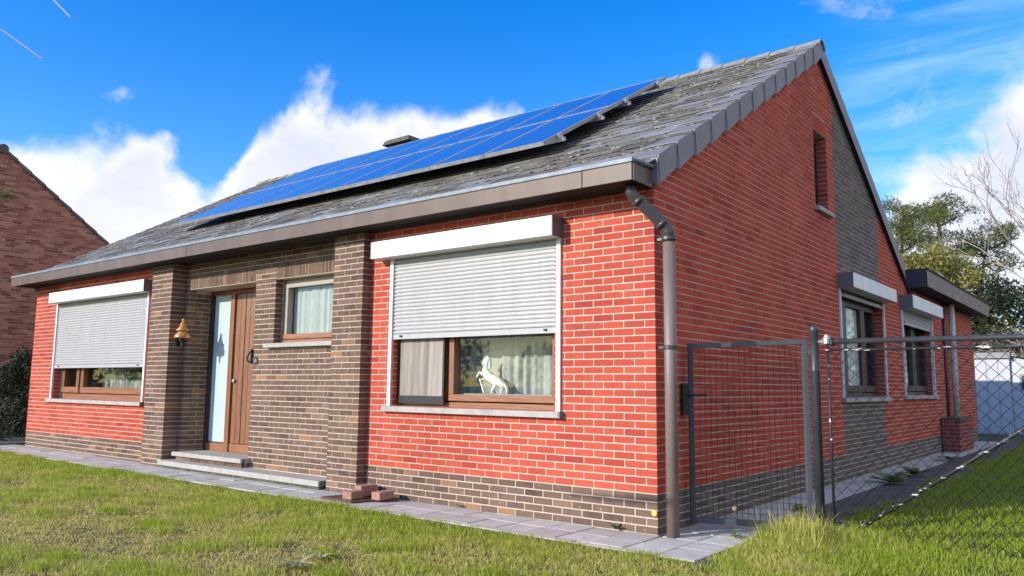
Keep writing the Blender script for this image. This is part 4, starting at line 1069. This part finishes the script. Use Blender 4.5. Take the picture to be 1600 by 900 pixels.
def pine(x, y_, h, lab, seed, reach, lean=(0, 0), per=300, size=.19, zlo=.5, cs=1.0):
    g = random.Random(seed); t = thing('pine_tree', lab, 'tree', (x, y_, 0), 'conifers behind the annexe')
    tp = [(x+lean[0]*u+.25*math.sin(u*5+seed), y_+lean[1]*u+.2*math.cos(u*4+seed), -.1+h*.97*u) for u in np.linspace(0, 1, 8)]
    m, tips = limb_tree(tp, h*.022, 15, reach, seed, zlo)
    keep(m.build('trunk', BARK, None), t)
    cl_ = []
    for p, w in tips:
        for j in range(2):
            cl_.append(((p.x+g.gauss(0, .4), p.y+g.gauss(0, .4), p.z+g.uniform(0, .35)), g.uniform(.28, .56)*cs))
    for j in range(7): cl_.append(((tp[-1][0]+g.gauss(0, .45), tp[-1][1]+g.gauss(0, .45), h - g.uniform(0, 1.0)), g.uniform(.35, .6)*cs))
    crown('crown', t, cl_, per, size, PINE, .5, .55, 4.5, seed, (.15, .8)); return t
pine(-5.5, 33.0, 9.7, 'slim pine with an open crown, left of the conifers behind the annexe', 3, 1.5, (.3, 0))
pine(-3.75, 31.5, 9.4, 'tall dark pine in the middle of the conifers behind the annexe', 5, 1.7, (.6, 0))
pine(-2.3, 33.5, 8.2, 'wide layered pine at the right of the conifers behind the annexe', 8, 2.1, (.5, 0), zlo=.4)
def bushy(name, lab, x, y_, h, r, mat, seed, per, size, grp, n=60, tone=(0, 1), zlo=.05):
    g = random.Random(seed); t = thing(name, lab, 'tree', (x, y_, 0), grp)
    m, tips = limb_tree([(x+.1*math.sin(u*4), y_, -.1+h*.85*u) for u in np.linspace(0, 1, 6)], h*.02, 8, r*.8, seed, .15)
    keep(m.build('trunk', BARK), t); cl_ = []
    for k in range(n):
        u = zlo + (1-zlo)*g.random(); a = g.uniform(0, 6.283); rr = r*math.sqrt(max(0, 1-(2*u-.75)**2*.62))*math.sqrt(g.random())
        cl_.append(((x+rr*math.cos(a), y_+rr*math.sin(a), h*u*.93), g.uniform(.35, .8)*r/2.2))
    crown('crown', t, cl_, per, size, mat, .2, .8, 2.2, seed, tone); return t
bushy('cypress_tree', 'broad yellow green evergreen directly behind the annexe roof', -3.2, 27.5, 6.5, 2.5, CEDAR, 11, 560, .16, 'conifers behind the annexe', 110, (.2, 1))
bushy('cypress_tree', 'shorter yellow green evergreen beside the gable verge behind the annexe', -4.9, 28.5, 5.7, 1.8, CEDAR, 12, 520, .16, 'conifers behind the annexe', 70, (.3, 1))
bushy('evergreen_tree', 'dark dense evergreen behind the far end of the annexe roof', -.6, 27.0, 5.2, 1.9, DARKLEAF, 13, 420, .17, 'conifers behind the annexe', 80, (.2, 1))
bushy('evergreen_tree', 'low dark evergreen behind the white shed', 1.3, 25.5, 3.6, 2.0, DARKLEAF, 14, 420, .15, 'conifers behind the annexe', 60, (.1, .9))
bushy('evergreen_tree', 'dark evergreen at the right edge behind the white shed', 3.8, 27.5, 3.6, 2.4, DARKLEAF, 15, 420, .15, 'conifers behind the annexe', 60, (.2, 1))
def bare(x, y_, h, lab, seed, mat, spread=1.0, depth=5, r0=.13):
    g = random.Random(seed); t = thing('bare_tree', lab, 'tree', (x, y_, 0), 'leafless trees beyond the fence'); trunk = MB(); tw = MB()
    def grow(p, d, L, r, k):
        mid = p + d*L*.5 + Vector((g.gauss(0, .06), g.gauss(0, .06), g.gauss(0, .04)))*L; q = p + d*L
        (trunk if k >= depth-1 else tw).tube([p, mid, q], [r, r*.85, r*.7], 6 if k >= depth-1 else 3, False)
        if k == 0: return
        for j in range(3 if k > 1 else 4):
            nd = (d + Vector((g.gauss(0, .55), g.gauss(0, .55), g.gauss(.05, .38)))*spread).normalized()
            grow(p + d*L*g.uniform(.55, 1), nd, L*g.uniform(.58, .82), r*.58, k-1)
    grow(Vector((x, y_, -.1)), Vector((g.gauss(0, .06), g.gauss(0, .06), 1)).normalized(), h*.36, r0, depth)
    keep(trunk.build('trunk', mat), t); keep(tw.build('twigs', mat, None, kind='stuff'), t); return t
bare(-.75, 34.0, 8.8, 'tall leafless tree with fine grey twigs at the right edge', 21, PALEBARK, .75, 5, .08)
bare(.35, 24.0, 4.7, 'tangled pale leafless tree above the white shed', 23, PALEBARK, 1.2, 5, .075)
bare(.95, 30.0, 10.5, 'leafless tree whose upper branches reach in from the right edge', 25, PALEBARK, .85, 5, .10)
bare(-.35, 25.2, 4.3, 'low pale leafless tree against the dark evergreens', 27, PALEBARK, 1.2, 5, .06)
# far wood
g = np.random.default_rng(31); cs_ = []
for k in range(900):
    a = g.uniform(-3.1416, 3.1416); R_ = g.uniform(60, 95); cs_.append(((3+R_*math.sin(a), -5.7+R_*math.cos(a), g.uniform(.5, 5.2)), g.uniform(1.2, 2.4)))
hz = bpy.data.objects.new('tmp', None)
Vs = []; T = []
for (c, r) in cs_:
    n = 60; p = g.normal(size=(n, 3)); p /= np.linalg.norm(p, axis=1)[:, None]; p *= (g.uniform(.3, 1, n)**.5)[:, None]*r; Vs.append(np.array(c)+p); T.append(np.clip(g.uniform(0, 1)+g.normal(0, .2, n), 0, 1))
V, F = leaf_quads(np.concatenate(Vs), .7, .2, g, 1.6)
bpy.data.objects.remove(hz)
np_mesh('far_wood', V, F, PINE, tint=np.repeat(np.concatenate(T), 4), kind='stuff')

# dark conifer shrub left of the house
sh_ = thing('conifer_shrub', 'dark green conifer shrub left of the house below the neighbouring gable', 'shrub', (-14.1, .9, 0))
keep(MB().tube([(-14.1, .9, -.1), (-14.1, .9, 1.2)], [.06, .02], 6).build('trunk', BARK), sh_)
g = random.Random(41); cl_ = []
for k in range(120):
    u = g.random(); a = g.uniform(0, 6.283); rr = (1.15-.62*u)*math.sqrt(g.random()); cl_.append(((-14.1+rr*1.15*math.cos(a), .9+rr*math.sin(a), .1+1.5*u), g.uniform(.16, .30)))
crown('crown', sh_, cl_, 1900, .085, DARKLEAF, .8, .9, 3, 41, (0, 1))
# pine twig hanging into the frame from the left, close to the camera
tw = thing('pine_branch', 'green needled branch tip reaching into the frame at the upper left edge', 'branch', (-1.75, -4.25, 2.05))
keep(MB().tube([(-2.9, -4.45, 2.15), (-2.2, -4.33, 2.11), (-1.43, -4.17, 2.065)], [.014, .009, .004], 6).build('stem', BARK), tw)
g = np.random.default_rng(43); Pn = []; 
tt = g.uniform(0, 1, 900); cN = np.stack([-2.7+1.28*tt, -4.41+.24*tt, 2.14-.075*tt], 1)
dN = np.stack([g.normal(.9, .35, 900), g.normal(.1, .5, 900), g.normal(-.1, .45, 900)], 1); dN /= np.linalg.norm(dN, axis=1)[:, None]
eN = np.cross(dN, g.normal(size=(900, 3))); eN /= np.linalg.norm(eN, axis=1)[:, None]
V = np.stack([cN-eN*.0018, cN+dN*.07-eN*.001, cN+dN*.095, cN+eN*.0018], 1).reshape(-1, 3)
keep(np_mesh('needles', V, np.arange(3600).reshape(900, 4), leaf_mat('branch_needles', (.045, .075, .012), (.12, .15, .03), .3), tint=np.repeat(g.uniform(0, 1, 900), 4)), tw)

# ------------------------------------------------------------------ neighbouring house
nb = thing('neighbour_house', 'weathered brown brick gable of the neighbouring house at the left edge', 'house', (-17, 1, 0))
NX, NYA, NZA, NS = -17.0, .94, 6.36, .745
def nr(y_): return NZA - NS*abs(y_-NYA)
NY0, NY1 = -3.0, 5.2
nm_ = MB(); 
for a, b in ((NY0, NYA), (NYA, NY1)): nm_.hexa([(NX-.3, a, -.1), (NX-.006, a, -.1), (NX-.006, b, -.1), (NX-.3, b, -.1), (NX-.3, a, nr(a)), (NX-.006, a, nr(a)), (NX-.006, b, nr(b)), (NX-.3, b, nr(b))])
nwall = nm_.build('gable_wall', MORTAR_N); keep(nwall, nb)
save = BRICKS; BRICKS = []
wn_ = Wall(nwall, (NX, 0, 0), (0, 1, 0), (1, 0, 0), 'right')
wn_.lay(NY0, NY1, 12, 104, lambda u, z, k: 'n', .205, .03, (), lambda zm, a, b: (max(a, NYA-(NZA-zm)/NS), min(b, NYA+(NZA-zm)/NS)), joint=.010)
BRICKS = [(a, b, c, (d[0]-0, d[1], d[2]), *e) for (a, b, c, d, *e) in BRICKS]
emit_bricks(BRICKS, {'n': M_NEIGH}, 292)
keep(MB().box(NX-.001, NX+.05, NY0, NY1, 1.42, 1.47).build('ledge', CONC), nb)
keep(MB().box(-25, NX-.31, NY0+.1, NY1-.1, -.1, 3.0).build('house_body', MORTAR_N), nb)
TILE = random_mat('roof_tile', [(0, (.10, .085, .075)), (.6, (.15, .13, .115)), (1, (.21, .19, .16))], 'object', bump=.4, bscale=30)
rb = MB()
for sgn in (-1, 1):
    ye = NYA + sgn*4.6
    rb.hexa([(-25, NYA, NZA-.10), (NX-.02, NYA, NZA-.10), (NX-.02, ye, NZA-.10-NS*4.6), (-25, ye, NZA-.10-NS*4.6), (-25, NYA, NZA+.02), (NX-.02, NYA, NZA+.02), (NX-.02, ye, NZA+.02-NS*4.6), (-25, ye, NZA+.02-NS*4.6)])
nroof = rb.build('roof', TILE); keep(nroof, nb)
for sgn in (-1, 1):
    for i in range(15):
        a = NYA + sgn*i*.31; b = a + sgn*.33
        za, zb = NZA - NS*abs(a-NYA), NZA - NS*abs(b-NYA)
        P8 = [(NX-.35, a, za+.01), (NX+.03, a, za+.01), (NX+.03, b, zb+.01), (NX-.35, b, zb+.01), (NX-.35, a, za+.075), (NX+.03, a, za+.075), (NX+.03, b, zb+.10), (NX-.35, b, zb+.10)]
        MB().hexa(P8).build('roof_tile', TILE, nroof).matrix_parent_inverse = Matrix.Identity(4)
for c in nroof.children: c.matrix_parent_inverse = (Matrix.Translation(nb.location) @ nroof.matrix_parent_inverse).inverted() if False else Matrix.Identity(4)
MB().tube([(-25, NYA, NZA+.03), (NX+.06, NYA, NZA+.03)], .11, 10).build('ridge_tile', TILE, nroof)

# ------------------------------------------------------------------ white shed
shed = thing('garden_shed', 'low white panelled shed with grey roof edge beyond the annexe', 'shed', (0, 20, 0))
def S_(mb, name, m): return keep(mb.build(name, m), shed)
S_(MB().box(-2.6, .22, 20.02, 22.5, -.1, 2.05), 'shed_core', SHEDW)
for i in range(10):
    a = -2.6 + i*.282
    S_(MB().hexa([(a+.008, 20.0, .02), (a+.274, 20.0, .02), (a+.274, 20.02, .02), (a+.008, 20.02, .02), (a+.008, 20.0, 2.03), (a+.274, 20.0, 2.03), (a+.274, 20.02, 2.03), (a+.008, 20.02, 2.03)]), 'wall_panel', SHEDW)
S_(MB().box(-2.7, .24, 19.93, 22.6, 2.051, 2.21), 'roof_edge', SHEDG)
S_(MB().hexa([(.23, 20.1, -.1), (3.2, 20.1, -.1), (3.2, 22.4, -.1), (.23, 22.4, -.1), (.23, 20.1, 2.10), (3.2, 20.1, 1.45), (3.2, 22.4, 1.45), (.23, 22.4, 2.10)]), 'side_bay', SHEDW)
S_(MB().hexa([(.245, 19.98, 2.12), (3.35, 19.98, 1.44), (3.35, 22.5, 1.44), (.245, 22.5, 2.12), (.245, 19.98, 2.20), (3.35, 19.98, 1.52), (3.35, 22.5, 1.52), (.245, 22.5, 2.20)]), 'lean_to_roof', PEEL)
S_(MB().box(.42, 1.2, 20.085, 20.102, 1.15, 1.62), 'window_frame', SHEDG); S_(MB().box(.47, 1.15, 20.078, 20.086, 1.2, 1.57), 'window_pane', ANTH_D)

# ------------------------------------------------------------------ contrails
for i, (a, b, lab) in enumerate((((-.8905, .2820, .3571), (-.8852, .3202, .3374), 'longer white vapour trail high in the blue sky at the left edge'), ((-.865, .312, .401), (-.861, .3354, .3823), 'shorter white vapour trail at the top left of the sky'))):
    R_ = 9000
    tag(MB().tube([tuple(Vector(a)*R_), tuple(Vector(b)*R_)], 6.5, 8).build('vapour_trail', TRAIL), lab, 'vapour trail', 'vapour trails in the sky')

# ------------------------------------------------------------------ grass
def noise2(x, y_, s=0):
    return (np.sin(x*1.3+s)*np.cos(y_*1.7-s*.7) + .6*np.sin(x*3.1-y_*2.3+s*2) + .4*np.sin(x*6.7+y_*5.1+s) + .3*np.sin(-x*11+y_*13.3+s*3))/2.3
def blades(x, y_, z, h, w, g, tint, lean=.5):
    n = len(x); a = g.uniform(0, 6.283, n); la = g.uniform(0, 6.283, n); lm = np.abs(g.normal(0, lean, n))
    dx, dy = np.cos(a)*w/2, np.sin(a)*w/2; lx, ly = np.cos(la)*lm*h, np.sin(la)*lm*h
    B = np.stack([x, y_, z], 1)
    W_ = np.stack([dx, dy, np.zeros(n)], 1); L1 = np.stack([lx*.35, ly*.35, h*.6], 1); L2 = np.stack([lx, ly, h*(1-.35*np.minimum(lm, 1))], 1)
    V = np.stack([B-W_, B+W_, B+L1+W_*.7, B+L1-W_*.7, B+L2+W_*.12, B+L2-W_*.12], 1).reshape(-1, 3)
    k = np.arange(n)*6; F = np.concatenate([np.stack([k, k+1, k+2, k+3], 1), np.stack([k+3, k+2, k+4, k+5], 1)])
    return V, F, np.repeat(tint, 6)
g = np.random.default_rng(51)
def region(n, x0, x1, y0, y1, test): 
    x = g.uniform(x0, x1, n); y_ = g.uniform(y0, y1, n); m = test(x, y_); return x[m], y_[m]
def in_front(x, y_):
    edge = -.665 - .035*np.abs(noise2(x*3, y_*0, 4)) 
    return (y_ < edge) | (x > .62 + .04*noise2(x*0, y_*5, 2)) 
def visible(x, y_):
    dx, dy = x-CAM_P[0], y_-CAM_P[1]; zc = dx*f_[0]+dy*f_[1]+(-1.13)*f_[2]; xc = dx*r_[0]+dy*r_[1]-1.13*r_[2]; yc = dx*u_[0]+dy*u_[1]-1.13*u_[2]
    return (zc > .5) & (np.abs(xc/zc) < .70) & (yc/zc > -.40)
parts = []
def add(x, y_, h, w, tint, lean=.5): parts.append(blades(x, y_, ground_z(x, y_)-.004, h, w, g, tint, lean))
x, y_ = region(620000, -13.5, 3.5, -5.0, -.6, lambda a, b: in_front(a, b) & visible(a, b) & (b < .9))
dist = np.hypot(x-CAM_P[0], y_-CAM_P[1]); m = g.uniform(0, 1, len(x)) < np.clip((7.5/dist)**1.4, .15, 1); x, y_, dist = x[m], y_[m], dist[m]
lush = np.clip(.43 + .6*noise2(x*.8, y_*1.5, 1) + np.clip((y_+1.6)*.45, -.5, .5), 0, 1)
bare_ = noise2(x*1.9, y_*2.7, 9)+.75*noise2(x*7, y_*9, 3)+.4*noise2(x*17, y_*21, 6); m = (bare_ < .55) | (g.uniform(0, 1, len(x)) < .16); x, y_, lush, dist = x[m], y_[m], lush[m], dist[m]
print('front blades', len(x))
fine = np.clip(.5+.5*noise2(x*9, y_*11, 2)+.3*noise2(x*23, y_*27, 8), 0, 1.2)
add(x, y_, g.uniform(.018, .058, len(x))*(.45+.85*lush)*(.55+.8*fine), (g.uniform(.003, .0062, len(x)))*np.clip(dist/6.5, 1, 1.8), np.clip(.95-.80*lush-.25*(fine-.5)+g.normal(0, .28, len(x)), 0, 1), .8)
n = 26000; xx = g.uniform(-9, 2.5, n); yy = g.uniform(-4.2, -.9, n); m = visible(xx, yy) & (noise2(xx*2.2, yy*3, 12)+.6*noise2(xx*8, yy*9, 4) > .15); xx, yy = xx[m], yy[m]     # flattened straw
add(xx, yy, g.uniform(.03, .07, len(xx)), g.uniform(.003, .0055, len(xx)), np.clip(g.normal(1.05, .15, len(xx)), 0, 1.3), 2.2)
# rougher tufts on the lawn
for k in range(130):
    cx, cy = g.uniform(-9, 1.5), g.uniform(-3.8, -.8)
    n = 190; r_t = g.uniform(.05, .14); xx = cx+g.normal(0, r_t, n); yy = cy+g.normal(0, r_t*.8, n); m = in_front(xx, yy); 
    add(xx[m], yy[m], g.uniform(.04, .10, m.sum()), np.full(m.sum(), .0045), np.clip(g.uniform(-.1, .45)+g.normal(0, .18, m.sum()), 0, 1), .6)
# broad leaved weeds and dead leaves lying in the grass
n = 5200; xx = g.uniform(-9, 2.5, n); yy = g.uniform(-4.2, -.75, n); m = visible(xx, yy) & in_front(xx, yy) & (noise2(xx*3.1, yy*3.7, 21)+.7*noise2(xx*11, yy*12, 14) > .25); xx, yy = xx[m], yy[m]
add(xx, yy, g.uniform(.022, .05, len(xx)), g.uniform(.012, .024, len(xx)), np.clip(g.choice([-.15, .05, .3, 1.15], len(xx), p=[.35, .35, .15, .15])+g.normal(0, .1, len(xx)), -.3, 1.3), 1.5)
for k in range(60):      # tussocks that lean over the paving edge
    cx = g.uniform(-11.5, .5); n = 90; xx = cx+g.normal(0, .07, n); yy = -.665-np.abs(g.normal(0, .05, n))+.03*g.uniform(0, 1); add(xx, yy, g.uniform(.03, .085, n), np.full(n, .005), np.clip(g.normal(.25, .25, n), 0, 1), 1.1)
# ragged edge along the paving
n = 9000; xx = g.uniform(-12.4, .62, n); yy = -.68-np.abs(g.normal(0, .035, n)); add(xx, yy, g.uniform(.02, .055, n), np.full(n, .0045), np.clip(g.normal(.35, .25, n), 0, 1), .7)
# tall yellowish clump at the fence post
for (cx, cy, sx, sy, n, h0, h1, t0) in ((.86, .62, .16, .24, 5200, .08, .26, .42), (1.02, .10, .20, .30, 5200, .05, .16, .45), (1.2, .75, .20, .20, 3000, .08, .22, .35), (.82, -.30, .10, .2, 1500, .04, .11, .55), (.74, .1, .07, .35, 1500, .04, .11, .5), (1.15, -.45, .2, .18, 2500, .05, .13, .75), (1.5, .3, .3, .4, 3500, .06, .15, .12)):
    xx = cx+g.normal(0, sx, n); yy = cy+g.normal(0, sy, n); m = (xx > .60+.03*noise2(xx*0, yy*6, 1)) ; xx, yy = xx[m], yy[m]
    fall = np.exp(-((xx-cx)/sx)**2/3-((yy-cy)/sy)**2/3)*np.clip(.75+.5*noise2(xx*11, yy*12, 7), .3, 1.2)
    add(xx, yy, g.uniform(h0, h1, len(xx))*(.35+.65*fall), g.uniform(.0035, .006, len(xx)), np.clip(g.normal(t0, .32, len(xx)), 0, 1), .95)
for (bx_, by_, k) in ((.93, .62, 90), (1.05, .2, 60), (.85, .4, 50)):      # single long stems
    xx = bx_+g.normal(0, .09, k); yy = by_+g.normal(0, .12, k); add(xx, yy, g.uniform(.22, .38, k), np.full(k, .004), np.clip(g.normal(.7, .2, k), 0, 1), .8)
# right side, behind the fence
x, y_ = region(420000, .7, 9.0, -.8, 20, lambda a, b: (a > np.where(b > 1.2, .86+.10*np.sin(b*1.9)+.05*np.sin(b*5), .64)) & visible(a, b) & (a < 1.2+b*.9+1.6))
dist = np.hypot(x-CAM_P[0], y_-CAM_P[1]); m = g.uniform(0, 1, len(x)) < np.clip((7.0/dist)**1.6, .05, 1); x, y_, dist = x[m], y_[m], dist[m]
print('side blades', len(x))
lush = np.clip(.85+.35*noise2(x, y_, 5), 0, 1)
add(x, y_, g.uniform(.04, .10, len(x))*np.clip(.7+.6*noise2(x*5, y_*5, 3), .35, 1.4), g.uniform(.004, .0065, len(x))*np.clip(dist/7, 1, 2.6), np.clip(.42-.46*lush+g.normal(0, .16, len(x)), 0, 1), .7)
Vs = []; Fs = []; Ts = []; o_ = 0
for V, F, T in parts: Vs.append(V); Fs.append(F+o_); Ts.append(T); o_ += len(V)
np_mesh('grass', np.concatenate(Vs), np.concatenate(Fs), GRASS, tint=np.concatenate(Ts), kind='stuff')

# ------------------------------------------------------------------ weeds
def rosette(name, x, y_, z, n, L, w, mat, lab, cat, seed, lift=.6, grp=None):
    g = random.Random(seed); t = thing(name, lab, cat, (x, y_, z), grp); 
    for i in range(n):
        a = 6.283*i/n + g.uniform(-.4, .4); l = L*g.uniform(.7, 1.2); up = lift*g.uniform(.4, 1.3); d = Vector((math.cos(a), math.sin(a), 0)); sd = Vector((-d.y, d.x, 0))
        V = []
        for u, ww in ((0, .15), (.3, .8), (.65, 1), (1, .08)):
            c = d*(l*u*.9) + Vector((0, 0, l*up*(u - .55*u*u)+.01)); fold = Vector((0, 0, .25*w*ww))
            V += [tuple(c - sd*w*ww + fold), tuple(c), tuple(c + sd*w*ww + fold)]
        F = []
        for k in range(3): F += [(3*k, 3*k+1, 3*k+4, 3*k+3), (3*k+1, 3*k+2, 3*k+5, 3*k+4)]
        np_mesh('leaf', np.array(V), np.array(F), mat, t, tint=np.full(len(V), g.uniform(0, 1)), smooth=True)
    return t
rosette('mullein_plant', -1.18, -2.50, -.02, 18, .15, .017, MULLEIN, 'pale woolly leaved plant at the bottom edge of the lawn, the larger one', 'plant', 1, .9, 'pale rosettes in the lawn')
rosette('mullein_plant', -1.30, -2.22, -.02, 15, .11, .012, MULLEIN, 'pale woolly leaved plant in the lawn just behind the larger one', 'plant', 2, .8, 'pale rosettes in the lawn')
rosette('weed', -.36, -.035, .0, 12, .07, .018, WEED, 'small green weed at the brown plinth near the house corner', 'weed', 3, 1.3, 'weeds along the house')
rosette('weed', -2.02, -.03, .01, 8, .045, .012, WEED, 'tiny weed at the plinth below the right front window', 'weed', 4, .9, 'weeds along the house')
rosette('weed', .50, 5.1, -.01, 18, .30, .05, WEED, 'leafy weed on the dark side path seen through the fence, the larger one', 'weed', 5, .7, 'weeds on the side path')
rosette('weed', .52, 6.3, -.01, 14, .24, .045, WEED, 'leafy weed on the side path further back than the larger one', 'weed', 6, .7, 'weeds on the side path')
rosette('weed', .42, 2.05, .0, 12, .14, .03, WEED, 'low weed on the side path behind the gate', 'weed', 7, .5, 'weeds on the side path')
rosette('weed', .46, 9.2, .0, 14, .25, .045, WEED, 'low weed in front of the brick pier on the side path', 'weed', 8, .5, 'weeds on the side path')
stk = rosette('dry_weed', .50, .30, .0, 10, .10, .012, WEED, 'withered weed with one dry flower head on the paving before the gate', 'weed', 9, .7)
keep(MB().tube([(.50, .30, 0), (.505, .31, .12), (.50, .30, .20)], .003, 4).build('stalk', BARK), stk); keep(MB().lathe((.50, .30, .20), [(.004, 0), (.018, .012), (.022, .028), (.008, .036)], 8).build('flower_head', LOOSE), stk)
print('objects', len(bpy.data.objects))
